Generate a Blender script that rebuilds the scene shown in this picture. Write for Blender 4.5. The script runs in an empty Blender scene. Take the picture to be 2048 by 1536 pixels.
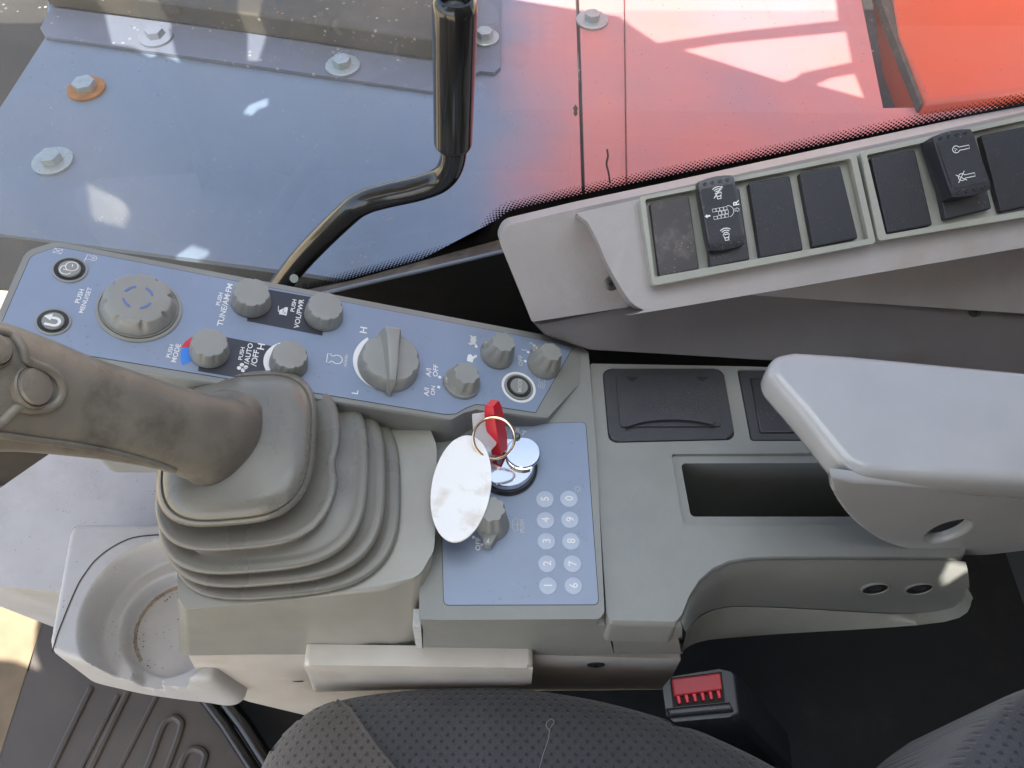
import bpy, bmesh, math, random
import numpy as np
from mathutils import Vector
from mathutils.bvhtree import BVHTree
R = math.radians
random.seed(7)
sc = bpy.context.scene
COL = sc.collection

# ------------------------------------------------------------------ camera
F = 1607.0                       # focal length in photograph pixels (2048 wide)
PITCH = R(57); CH = .47
CAM = np.array([0, -CH / math.tan(PITCH), CH])
FW = np.array([0, math.cos(PITCH), -math.sin(PITCH)])
UP = np.array([0, math.sin(PITCH), math.cos(PITCH)])
RT = np.array([1., 0, 0])
cd = bpy.data.cameras.new('camera'); cam = bpy.data.objects.new('camera', cd); COL.objects.link(cam)
cd.sensor_width = 36; cd.lens = F / 2048 * 36; cd.clip_start = .01; cd.clip_end = 200
cam.location = CAM; cam.rotation_euler = (math.pi / 2 - PITCH, 0, 0)
sc.camera = cam
# ------------------------------------------------------------------ light
SUN = np.array([.10, .50, -1.0])                 # direction the sunlight travels
w = bpy.data.worlds.new('World'); sc.world = w; w.use_nodes = True
nt = w.node_tree; bg = nt.nodes['Background']
sky = nt.nodes.new('ShaderNodeTexSky'); sky.sky_type = 'NISHITA'; sky.sun_disc = False
_d = -SUN / np.linalg.norm(SUN)
sky.sun_elevation = math.asin(_d[2]); sky.sun_rotation = math.atan2(_d[0], _d[1])
sky.air_density = 1.0; sky.dust_density = 3.0
tint = nt.nodes.new('ShaderNodeMix'); tint.data_type = 'RGBA'; tint.blend_type = 'MULTIPLY'; tint.inputs[0].default_value = 1; tint.inputs[7].default_value = (1.04, 1.0, .94, 1)
nt.links.new(sky.outputs[0], tint.inputs[6]); nt.links.new(tint.outputs[2], bg.inputs[0]); bg.inputs[1].default_value = .15
sl = bpy.data.lights.new('sun', 'SUN'); sl.energy = 5.0; sl.angle = R(.3); sl.color = (1, .95, .86)
so = bpy.data.objects.new('sun', sl); COL.objects.link(so); so.location = (-1, -4, 6)
so.rotation_euler = Vector(SUN).to_track_quat('-Z', 'Y').to_euler()
ral = bpy.data.lights.new('skylight_fill', 'AREA'); ral.shape = 'RECTANGLE'; ral.size = .75; ral.size_y = .5; ral.energy = 1.15; ral.color = (.84, .93, 1.0)
rao = bpy.data.objects.new('skylight_fill', ral); COL.objects.link(rao); rao.location = (.06, -.02, .82)      # area lamp added for top light, standing in for an unseen roof window
sc.view_settings.view_transform = 'Standard'; sc.view_settings.look = 'None'
sc.view_settings.gamma = 1; sc.view_settings.exposure = 1.75
sc.cycles.max_bounces = 10; sc.cycles.transparent_max_bounces = 12
sc.cycles.sample_clamp_indirect = 6; sc.cycles.use_denoising = True

# ------------------------------------------------------------------ geometry helpers
def ray(x, y): return FW + RT * (x - 1024) / F - UP * (y - 768) / F
def P(x, y, z=0.):
    d = ray(x, y); return CAM + d * ((z - CAM[2]) / d[2])
def PY(x, y, Y):
    d = ray(x, y); return CAM + d * ((Y - CAM[1]) / d[1])
def PD(x, y, D): return CAM + ray(x, y) * D
def proj(p):
    v = np.asarray(p) - CAM; k = v @ FW
    return 1024 + F * (v @ RT) / k, 768 - F * (v @ UP) / k
def unit(v): v = np.asarray(v, float); return v / np.linalg.norm(v)

class Frame:
    """a flat working plane: origin, in-plane axes and outward normal"""
    def __init__(s, o, ex, ey):
        s.o = np.asarray(o, float); s.ex = unit(ex); ey = np.asarray(ey, float)
        s.ey = unit(ey - s.ex * (ey @ s.ex)); s.n = np.cross(s.ex, s.ey)
    def px(s, x, y, h=0.):
        d = ray(x, y); t = ((s.o + s.n * h - CAM) @ s.n) / (d @ s.n); q = CAM + d * t - s.o
        return np.array([q @ s.ex, q @ s.ey])
    def w(s, u, v, h=0.): return s.o + s.ex * u + s.ey * v + s.n * h
    def poly(s, pts, h=0.): return [s.px(a, b, h) for a, b in pts]

SLOPE = .317
FLAT = Frame((0, 0, 0), (1, 0, 0), (0, 1, 0))
TILT = Frame((.049, 0, 0), (1, 0, -SLOPE), (0, 1, 0))
def flat(z): return Frame((0, 0, z), (1, 0, 0), (0, 1, 0))
def upright(y): return Frame((0, y, 0), (1, 0, 0), (0, 0, 1))

def rpoly(pts, r, seg=6):
    """round the corners of a 2-D polygon (r: one radius or one per corner)"""
    n = len(pts); out = []; rr = r if hasattr(r, '__len__') else [r] * n
    for i in range(n):
        p = np.asarray(pts[i], float); a = np.asarray(pts[i - 1], float); b = np.asarray(pts[(i + 1) % n], float)
        if rr[i] <= 0: out.append(p); continue
        da = unit(a - p); db = unit(b - p)
        ang = math.acos(max(-1, min(1, da @ db)))
        if ang > 3.0: out.append(p); continue
        t = min(rr[i] / math.tan(ang / 2), .47 * np.linalg.norm(a - p), .47 * np.linalg.norm(b - p))
        rad = t * math.tan(ang / 2); c = p + unit(da + db) * rad / math.sin(ang / 2)
        s = p + da * t - c; e = p + db * t - c
        a0 = math.atan2(s[1], s[0]); a1 = math.atan2(e[1], e[0]); d = (a1 - a0 + math.pi) % (2 * math.pi) - math.pi
        for k in range(seg + 1):
            q = a0 + d * k / seg; out.append(c + rad * np.array([math.cos(q), math.sin(q)]))
    return out
def area2(p): return sum(p[i - 1][0] * p[i][1] - p[i][0] * p[i - 1][1] for i in range(len(p))) / 2
def ccw(p): return list(p) if area2(p) > 0 else list(p)[::-1]
def smooth_path(pts, n=8, closed=False):
    """Catmull-Rom through points of any dimension"""
    pts = [np.asarray(p, float) for p in pts]; m = len(pts); out = []
    for i in range(m if closed else m - 1):
        if closed: a, b, c, d = pts[i - 1], pts[i], pts[(i + 1) % m], pts[(i + 2) % m]
        else: a, b, c, d = pts[max(i - 1, 0)], pts[i], pts[i + 1], pts[min(i + 2, m - 1)]
        for k in range(n):
            t = k / n
            out.append(.5 * (2 * b + (c - a) * t + (2 * a - 5 * b + 4 * c - d) * t * t + (3 * b - a - 3 * c + d) * t ** 3))
    if not closed: out.append(pts[-1])
    return out

# ---- objects
def empty(name, loc, label, cat, group=None):
    o = bpy.data.objects.new(name, None); COL.objects.link(o); o.location = loc; o.empty_display_size = .01
    o['label'] = label; o['category'] = cat
    if group: o['group'] = group
    return o
def worldloc(o):
    v = Vector((0, 0, 0))
    while o: v += o.location; o = o.parent
    return v
def link(name, me, mat, parent=None, smooth=40, weighted=True):
    o = bpy.data.objects.new(name, me); COL.objects.link(o)
    if mat: me.materials.append(mat)
    if parent:
        o.parent = parent; off = worldloc(parent)
        if off.length: me.transform(__import__('mathutils').Matrix.Translation(-off))
    if smooth:
        me.polygons.foreach_set('use_smooth', [True] * len(me.polygons)); me.set_sharp_from_angle(angle=R(smooth))
        if weighted:
            m = o.modifiers.new('normals', 'WEIGHTED_NORMAL'); m.keep_sharp = True
    return o
def tag(o, label=None, cat=None, group=None, kind=None):
    if label: o['label'] = label
    if cat: o['category'] = cat
    if group: o['group'] = group
    if kind: o['kind'] = kind
    return o
def mesh(name, v, f):
    me = bpy.data.meshes.new(name); me.from_pydata([tuple(map(float, p)) for p in v], [], f); me.validate(); me.update(); return me
def bm_mesh(name, bm):
    bmesh.ops.recalc_face_normals(bm, faces=bm.faces); me = bpy.data.meshes.new(name); bm.to_mesh(me); bm.free(); return me
def prism_mesh(name, top, bot, bev=0., seg=3, bevbot=False, holes=()):
    """closed solid between two matching 3-D outlines, top edge rounded"""
    bm = bmesh.new(); n = len(top)
    a = [bm.verts.new(tuple(p)) for p in top]; b = [bm.verts.new(tuple(p)) for p in bot]
    ft = bm.faces.new(a); fb = bm.faces.new(b[::-1])
    for i in range(n): bm.faces.new((a[i], b[i], b[(i + 1) % n], a[(i + 1) % n]))
    if bev > 0:
        ed = list(ft.edges) + (list(fb.edges) if bevbot else [])
        bmesh.ops.bevel(bm, geom=ed, offset=bev, segments=seg, profile=.5, affect='EDGES', clamp_overlap=True)
    bmesh.ops.triangulate(bm, faces=[f for f in bm.faces if len(f.verts) > 4])
    return bm_mesh(name, bm)
def slab(name, fr, pts, h0, h1, mat, parent=None, bev=0., seg=3, r=0., rs=6, grow=0., smooth=40, shift=(0, 0)):
    """plate on a frame: outline in local u,v; top at h1, bottom at h0; grow widens the bottom"""
    q = ccw(rpoly(pts, r, rs) if (hasattr(r, '__len__') or r > 0) else pts)
    c = np.mean(q, axis=0)
    top = [fr.w(*p, h1) for p in q]
    bot = [fr.w(*(np.asarray(p) + unit(np.asarray(p) - c + 1e-9) * grow + np.array(shift)), h0) for p in q]
    return link(name, prism_mesh(name, top, bot, bev, seg), mat, parent, smooth)
def circ(u, v, r, n=32, ry=None, a0=0.): return [np.array([u + r * math.cos(a0 + 2 * math.pi * k / n), v + (ry or r) * math.sin(a0 + 2 * math.pi * k / n)]) for k in range(n)]
def loft_mesh(name, loops, cap0=True, cap1=True, closed=True):
    v = []; f = []; n = len(loops[0])
    for l in loops: v += [tuple(p) for p in l]
    for i in range(len(loops) - 1):
        for k in range(n if closed else n - 1):
            k2 = (k + 1) % n; f.append((i * n + k, i * n + k2, (i + 1) * n + k2, (i + 1) * n + k))
    if cap0: f.append(tuple(range(n))[::-1])
    if cap1: f.append(tuple((len(loops) - 1) * n + k for k in range(n)))
    bm = bmesh.new(); me = mesh(name, v, f); bm.from_mesh(me); bpy.data.meshes.remove(me)
    return bm_mesh(name, bm)
def lathe(fr, c, prof, n=40, lobes=0, depth=0., sharp=2., phase=0., sy=1.):
    """prof: list of (radius, height[, lobe weight]) about the frame normal"""
    loops = []
    for p in prof:
        r, h = p[0], p[1]; wgt = p[2] if len(p) > 2 else 0
        l = []
        for k in range(n):
            a = 2 * math.pi * k / n; rr = r
            if lobes and wgt: rr = r * (1 - depth * wgt * (0.5 + .5 * math.cos(lobes * (a - phase))) ** sharp)
            l.append(fr.w(c[0] + rr * math.cos(a), c[1] + rr * sy * math.sin(a), h))
        loops.append(l)
    return loops
def tube_mesh(name, path, rad, n=14, cap=True, squash=None):
    path = [np.asarray(p, float) for p in path]; m = len(path); rad = rad if hasattr(rad, '__len__') else [rad] * m
    loops = []; prev = None
    for i, p in enumerate(path):
        t = unit(path[min(i + 1, m - 1)] - path[max(i - 1, 0)])
        if prev is None: prev = np.cross(t, (0, 0, 1) if abs(t[2]) < .9 else (1, 0, 0))
        a = unit(prev - t * (prev @ t)); prev = a; b = np.cross(t, a)
        loops.append([p + rad[i] * (a * math.cos(2 * math.pi * k / n) + b * math.sin(2 * math.pi * k / n)) for k in range(n)])
    return loft_mesh(name, loops, cap, cap)
def strokes(fr, lines, wd, h):
    """flat printed strokes: polylines in local u,v, drawn with a mitred ribbon"""
    v = []; f = []
    for ln in lines:
        closed = len(ln) > 3 and np.linalg.norm(np.asarray(ln[0]) - np.asarray(ln[-1])) < 1e-7
        L = [np.asarray(p, float) for p in (ln[:-1] if closed else ln)]; m = len(L); b = len(v)
        for i, p in enumerate(L):
            if closed: t = unit(L[(i + 1) % m] - L[i - 1])
            else: t = unit(L[min(i + 1, m - 1)] - L[max(i - 1, 0)])
            nn = np.array([-t[1], t[0]]) * wd / 2
            v += [fr.w(*(p + nn), h), fr.w(*(p - nn), h)]
        for i in range(m if closed else m - 1):
            j = (i + 1) % m; f.append((b + 2 * i, b + 2 * i + 1, b + 2 * j + 1, b + 2 * j))
    return v, f
def fillpoly(v, f, fr, pts, h):
    b = len(v); v += [fr.w(*p, h) for p in ccw(pts)]; f.append(tuple(range(b, len(v))))
def arc(cx, cy, r, a0, a1, n=16, ry=None): return [np.array([cx + r * math.cos(R(a0 + (a1 - a0) * k / n)), cy + (ry or r) * math.sin(R(a0 + (a1 - a0) * k / n))]) for k in range(n + 1)]

def fill_solid(name, fr, outer, h1, h0, m, parent, bev=.002, holes=(), shift=None, smooth=50, bottom=False):
    """concave-safe plate: filled top, rounded rim, walls down to h0; shift(i, p) moves the foot"""
    bm = bmesh.new(); L_ = [ccw(outer)] + [ccw(h)[::-1] for h in holes]; vsl = [[bm.verts.new(tuple(fr.w(*p, h1))) for p in lp] for lp in L_]
    ed = [bm.edges.new((vs[i], vs[(i + 1) % len(vs)])) for vs in vsl for i in range(len(vs))]
    bmesh.ops.triangle_fill(bm, use_beauty=True, use_dissolve=False, edges=ed)
    for lp, vs in zip(L_, vsl):
        nn = []
        for i in range(len(lp)):
            t = unit(np.asarray(lp[(i + 1) % len(lp)]) - np.asarray(lp[i - 1])); nn.append(np.array([t[1], -t[0]]))
        prev = vs; n = len(vs)
        for k, dh in ((.38, .08), (.71, .29), (.92, .62), (1, 1), (None, None)):
            cur = []
            for i, p in enumerate(lp):
                if k is None: q = np.asarray(p) + nn[i] * bev + (shift(p) if shift else 0); hh = h0
                else: q = np.asarray(p) + nn[i] * bev * k; hh = h1 - bev * dh
                cur.append(bm.verts.new(tuple(fr.w(*q, hh))))
            for i in range(n): bm.faces.new((prev[i], prev[(i + 1) % n], cur[(i + 1) % n], cur[i]))
            prev = cur
    return link(name, bm_mesh(name, bm), m, parent, smooth)

# ---- lettering: built-in font turned into flat mesh
STR = ['PUSH', 'MENU/SET', 'TUNE/AM·FM', 'VOL/PWR', 'MODE', '/AUTO', '/OFF', 'H', 'L', 'n/min', 'A/I', 'OFF', 'ON', '1', '2', 'S', 'T', 'A', 'R'] + list('0345678 9'.replace(' ', ''))
GLY = {}
tmp = []
for s in STR:
    c = bpy.data.curves.new('t', 'FONT'); c.body = s; c.size = 1; c.align_x = 'CENTER'; c.align_y = 'CENTER'; c.resolution_u = 3; c.offset = .016
    o = bpy.data.objects.new('t', c); COL.objects.link(o); tmp.append((s, o, c))
bpy.context.view_layer.update(); dg = bpy.context.evaluated_depsgraph_get()
for s, o, c in tmp:
    me = bpy.data.meshes.new_from_object(o.evaluated_get(dg)); v = np.array([q.co[:2] for q in me.vertices]); fc = [tuple(p.vertices) for p in me.polygons]
    lo, hi = v.min(0), v.max(0); v = (v - (lo + hi) / 2); GLY[s] = (v, fc, hi - lo); bpy.data.meshes.remove(me)
for s, o, c in tmp: bpy.data.objects.remove(o); bpy.data.curves.remove(c)
def lettering(fr, s, cpx, length, mat, parent, h, ang=90, wide=1., uv=None):
    """length: printed run in metres; ang: direction of reading in the frame"""
    v, fc, sz = GLY[s]; k = length / sz[0]; c = uv if uv is not None else fr.px(*cpx, h)
    ca, sa = math.cos(R(ang)), math.sin(R(ang))
    pts = [fr.w(c[0] + k * (x * ca - y * wide * sa), c[1] + k * (x * sa + y * wide * ca), h) for x, y in v]
    return link('lettering', mesh('lettering', pts, fc), mat, parent, 0)

# ------------------------------------------------------------------ materials
def mat(name, col, rough=.5, metal=0., var=.06, vscale=30., grain=0., gscale=900., spec=.5, dirt=None, dscale=18., damt=.3, coat=0., speck=None, spamt=.0, spscale=500., trans=0., alpha=1.):
    m = bpy.data.materials.new(name); m.use_nodes = True; n = m.node_tree.nodes; l = m.node_tree.links
    b = n['Principled BSDF']; b.inputs['Roughness'].default_value = rough; b.inputs['Metallic'].default_value = metal
    b.inputs['Specular IOR Level'].default_value = spec; b.inputs['Coat Weight'].default_value = coat
    if trans: b.inputs['Transmission Weight'].default_value = trans
    if alpha < 1: b.inputs['Alpha'].default_value = alpha
    tc = n.new('ShaderNodeTexCoord')
    nz = n.new('ShaderNodeTexNoise'); nz.inputs['Scale'].default_value = vscale; nz.inputs['Detail'].default_value = 5; l.new(tc.outputs['Object'], nz.inputs['Vector'])
    mr = n.new('ShaderNodeMapRange'); mr.inputs['From Min'].default_value = .3; mr.inputs['From Max'].default_value = .7
    mr.inputs['To Min'].default_value = 1 - var; mr.inputs['To Max'].default_value = 1 + var; l.new(nz.outputs['Fac'], mr.inputs['Value'])
    mx = n.new('ShaderNodeMix'); mx.data_type = 'RGBA'; mx.blend_type = 'MULTIPLY'; mx.inputs[0].default_value = 1
    mx.inputs[6].default_value = (*col, 1); l.new(mr.outputs[0], mx.inputs[7]); out = mx.outputs[2]
    if dirt:
        n2 = n.new('ShaderNodeTexNoise'); n2.inputs['Scale'].default_value = dscale; n2.inputs['Detail'].default_value = 8; n2.inputs['Roughness'].default_value = .65
        l.new(tc.outputs['Object'], n2.inputs['Vector'])
        r2 = n.new('ShaderNodeMapRange'); r2.inputs['From Min'].default_value = .52; r2.inputs['From Max'].default_value = .72; r2.inputs['To Max'].default_value = damt; l.new(n2.outputs['Fac'], r2.inputs['Value'])
        m2 = n.new('ShaderNodeMix'); m2.data_type = 'RGBA'; l.new(r2.outputs[0], m2.inputs[0]); l.new(out, m2.inputs[6]); m2.inputs[7].default_value = (*dirt, 1); out = m2.outputs[2]
    if speck:
        n3 = n.new('ShaderNodeTexVoronoi'); n3.inputs['Scale'].default_value = spscale; l.new(tc.outputs['Object'], n3.inputs['Vector'])
        r3 = n.new('ShaderNodeMapRange'); r3.inputs['From Min'].default_value = .12; r3.inputs['From Max'].default_value = .2; r3.inputs['To Min'].default_value = spamt; r3.inputs['To Max'].default_value = 0; l.new(n3.outputs['Distance'], r3.inputs['Value'])
        n4 = n.new('ShaderNodeTexNoise'); n4.inputs['Scale'].default_value = spscale * .17; l.new(tc.outputs['Object'], n4.inputs['Vector'])
        r4 = n.new('ShaderNodeMapRange'); r4.inputs['From Min'].default_value = .52; r4.inputs['From Max'].default_value = .6; l.new(n4.outputs['Fac'], r4.inputs['Value'])
        mm = n.new('ShaderNodeMath'); mm.operation = 'MULTIPLY'; l.new(r3.outputs[0], mm.inputs[0]); l.new(r4.outputs[0], mm.inputs[1])
        m3 = n.new('ShaderNodeMix'); m3.data_type = 'RGBA'; l.new(mm.outputs[0], m3.inputs[0]); l.new(out, m3.inputs[6]); m3.inputs[7].default_value = (*speck, 1); out = m3.outputs[2]
    l.new(out, b.inputs['Base Color'])
    rr = n.new('ShaderNodeMapRange'); rr.inputs['To Min'].default_value = rough * .85; rr.inputs['To Max'].default_value = min(1, rough * 1.15); l.new(nz.outputs['Fac'], rr.inputs['Value']); l.new(rr.outputs[0], b.inputs['Roughness'])
    if grain:
        g = n.new('ShaderNodeTexNoise'); g.inputs['Scale'].default_value = gscale; g.inputs['Detail'].default_value = 2; l.new(tc.outputs['Object'], g.inputs['Vector'])
        bp = n.new('ShaderNodeBump'); bp.inputs['Strength'].default_value = grain; bp.inputs['Distance'].default_value = .0006; l.new(g.outputs['Fac'], bp.inputs['Height']); l.new(bp.outputs[0], b.inputs['Normal'])
    return m
DUST = (.33, .28, .21)
M = {}
M['console'] = mat('console_plastic', (.238, .244, .230), .42, grain=.25, gscale=1400, dirt=(.22, .19, .14), damt=.25)
M['cover'] = mat('cover_plastic', (.31, .305, .27), .24, grain=.12, gscale=1400, dirt=(.24, .2, .14), damt=.25)
M['shell'] = mat('shell_plastic_lit', (.60, .56, .50), .34, grain=.12, dirt=(.26, .2, .12), damt=.3)  # same plastic as the cover, paled to carry the light falling on it
M['pale'] = mat('pale_plastic', (.47, .46, .45), .45, grain=.2, gscale=1200, dirt=(.28, .22, .15), damt=.3, speck=(.12, .09, .06), spamt=.5, spscale=260)
M['film'] = mat('panel_film', (.235, .29, .40), .33, var=.03, grain=.1, gscale=2500, dirt=(.2, .2, .22), damt=.2, speck=(.08, .08, .08), spamt=.25, spscale=220)
M['filmdark'] = mat('film_dark_print', (.035, .038, .048), .35)
M['rim'] = mat('film_rim', (.03, .03, .032), .6)
M['knob'] = mat('knob_plastic', (.27, .275, .258), .5, grain=.15, gscale=1600, dirt=(.2, .15, .1), damt=.3)
M['ink'] = mat('white_print', (.78, .78, .78), .5, var=.04)
M['inkdim'] = mat('worn_white_print', (.55, .55, .56), .5, var=.1)
M['inkblue'] = mat('blue_print', (.12, .17, .42), .5)
M['red_ink'] = mat('red_print', (.58, .035, .06), .5)
M['blue_ink'] = mat('bright_blue_print', (.04, .22, .72), .5)
M['black'] = mat('black_plastic', (.02, .021, .025), .4, grain=.3, gscale=1500, speck=DUST, spamt=.5, spscale=420)
M['blackmatt'] = mat('black_rubber', (.012, .0115, .011), .7, dirt=(.05, .042, .035), damt=.4)
M['switch'] = mat('switch_plastic', (.022, .024, .032), .33, grain=.1, speck=DUST, spamt=.6, spscale=500)
M['blank'] = mat('blank_plastic', (.018, .02, .027), .45, grain=.5, gscale=1800, speck=(.22, .2, .18), spamt=.45, spscale=620)
M['dusty'] = mat('dusty_blank', (.06, .055, .058), .6, var=.25, dirt=(.2, .17, .15), damt=.6, dscale=60, speck=DUST, spamt=.6, spscale=400)
M['trim'] = mat('trim_plastic', (.33, .31, .31), .5, grain=.35, gscale=900, dirt=(.25, .19, .13), damt=.3)
M['bezel'] = mat('bezel_plastic', (.32, .325, .29), .45, grain=.1, dirt=(.2, .16, .1), damt=.4)
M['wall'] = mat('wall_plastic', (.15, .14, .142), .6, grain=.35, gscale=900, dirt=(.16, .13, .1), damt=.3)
M['armrest'] = mat('armrest_vinyl', (.36, .362, .37), .24, var=.04, grain=.12, gscale=1200, dirt=(.3, .26, .2), damt=.07, dscale=9, coat=.35)
M['ashtray'] = mat('ashtray_plastic', (.035, .037, .043), .45, grain=.3, dirt=(.07, .06, .05), damt=.4)
M['boot'] = mat('bellows_rubber', (.175, .168, .145), .28, var=.08, grain=.1, gscale=700, dirt=(.25, .2, .14), damt=.1)
M['grip'] = mat('grip_rubber', (.175, .158, .132), .36, var=.3, vscale=22, grain=.3, gscale=1500, dirt=(.04, .035, .028), damt=.6, dscale=30)
M['chrome'] = mat('chrome', (.78, .8, .84), .09, metal=1, var=.03)
M['brass'] = mat('ring_wire', (.72, .58, .42), .2, metal=1, var=.05)
M['redkey'] = mat('red_key_plastic', (.62, .015, .03), .35, var=.04)
M['redbtn'] = mat('red_button', (.45, .035, .05), .45)
M['tag'] = mat('white_tag', (.88, .88, .87), .4, var=.02, dirt=(.45, .34, .2), damt=.6, dscale=46)
M['rod'] = mat('black_gloss_paint', (.012, .012, .012), .16, var=.1, dirt=(.05, .045, .03), damt=.3, coat=.4)
M['deck'] = mat('deck_paint', (.165, .215, .285), .33, var=.10, vscale=5, grain=.05, dirt=(.13, .14, .17), damt=.5, dscale=4, speck=(.5, .47, .4), spamt=.25, spscale=130)
M['flange'] = mat('bracket_paint', (.13, .145, .19), .4, var=.1, vscale=10, dirt=(.12, .1, .08), damt=.3, speck=(.5, .47, .4), spamt=.6, spscale=90)
M['orange'] = mat('orange_paint', (.62, .11, .055), .35, var=.08, vscale=5, dirt=(.3, .12, .09), damt=.5, dscale=6)
M['orange2'] = mat('strong_orange_paint', (.58, .08, .03), .3, var=.05, vscale=5)
M['zinc'] = mat('zinc_bolt', (.42, .46, .45), .4, metal=.6, var=.15, vscale=120, dirt=(.2, .17, .13), damt=.5, dscale=120)
M['rust'] = mat('rusty_washer', (.36, .14, .03), .7, var=.3, vscale=90, dirt=(.25, .22, .18), damt=.6, dscale=70)
M['frame'] = mat('dark_steel', (.024, .021, .018), .6, var=.3, vscale=8, dirt=(.08, .065, .05), damt=.4, speck=(.5, .47, .4), spamt=.7, spscale=70)
M['boxpaint'] = mat('box_paint', (.045, .038, .030), .6, var=.3, vscale=8, dirt=(.12, .1, .07), damt=.4, speck=(.5, .47, .4), spamt=.5, spscale=90)
M['frit'] = mat('glass_frit', (.012, .010, .009), .3)
M['sill'] = mat('dusty_sill', (.085, .065, .052), .8, var=.3, vscale=90, dirt=(.22, .18, .13), damt=.6, dscale=60)
M['strip'] = mat('metal_strip', (.20, .23, .28), .35, metal=.3, var=.1)
M['fabric'] = None
M['mat'] = mat('floor_rubber', (.085, .074, .064), .5, var=.12, vscale=15, grain=.2, gscale=1200, dirt=(.12, .1, .08), damt=.35)
M['ground'] = mat('sandy_ground', (.42, .35, .24), .9, var=.25, vscale=12, grain=.5, gscale=150)
M['roof'] = mat('roof_lining', (.30, .29, .28), .9)
M['screw'] = mat('dark_screw', (.12, .125, .12), .35, metal=.8, var=.2)
M['clear'] = mat('clear_plastic', (.78, .76, .78), .25, alpha=.55)
M['grey_tag'] = mat('grey_tag', (.42, .40, .42), .4)
M['clip'] = mat('light_clip', (.5, .51, .52), .4, var=.15, vscale=200)
M['twig'] = mat('twig_bark', (.05, .03, .02), .8)
M['thread'] = mat('thread', (.3, .3, .3), .7)

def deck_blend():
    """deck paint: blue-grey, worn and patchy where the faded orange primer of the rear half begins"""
    m = M['deck'].copy(); m.name = 'deck_paint_reflection'; n = m.node_tree.nodes; l = m.node_tree.links; b = n['Principled BSDF']
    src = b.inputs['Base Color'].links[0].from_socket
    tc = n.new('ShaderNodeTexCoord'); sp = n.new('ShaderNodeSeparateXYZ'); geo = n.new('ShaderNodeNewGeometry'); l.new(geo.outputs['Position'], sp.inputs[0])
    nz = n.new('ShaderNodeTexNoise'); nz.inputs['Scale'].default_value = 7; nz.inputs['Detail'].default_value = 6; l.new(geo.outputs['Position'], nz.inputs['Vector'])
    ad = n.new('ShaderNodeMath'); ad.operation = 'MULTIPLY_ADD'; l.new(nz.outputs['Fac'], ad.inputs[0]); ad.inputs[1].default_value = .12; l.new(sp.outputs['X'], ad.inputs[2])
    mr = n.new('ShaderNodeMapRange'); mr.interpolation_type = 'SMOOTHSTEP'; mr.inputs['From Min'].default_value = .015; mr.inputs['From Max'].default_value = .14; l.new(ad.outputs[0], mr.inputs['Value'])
    # blotches of plain grey breaking up the painted reflection
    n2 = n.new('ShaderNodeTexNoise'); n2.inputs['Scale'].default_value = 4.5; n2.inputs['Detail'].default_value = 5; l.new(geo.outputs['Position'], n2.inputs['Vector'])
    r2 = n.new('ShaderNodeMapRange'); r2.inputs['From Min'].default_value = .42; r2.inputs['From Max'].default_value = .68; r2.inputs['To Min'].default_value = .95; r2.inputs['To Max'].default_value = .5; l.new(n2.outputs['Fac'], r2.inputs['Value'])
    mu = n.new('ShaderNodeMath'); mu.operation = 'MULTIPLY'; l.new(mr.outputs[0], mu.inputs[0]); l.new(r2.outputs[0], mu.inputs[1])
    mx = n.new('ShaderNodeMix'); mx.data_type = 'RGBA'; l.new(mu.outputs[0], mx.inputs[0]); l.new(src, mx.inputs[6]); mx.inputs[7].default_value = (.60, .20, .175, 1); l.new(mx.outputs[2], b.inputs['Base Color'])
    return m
M['deckreflect'] = deck_blend()  # blue-grey paint with a red reflection put into its base colour

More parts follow.
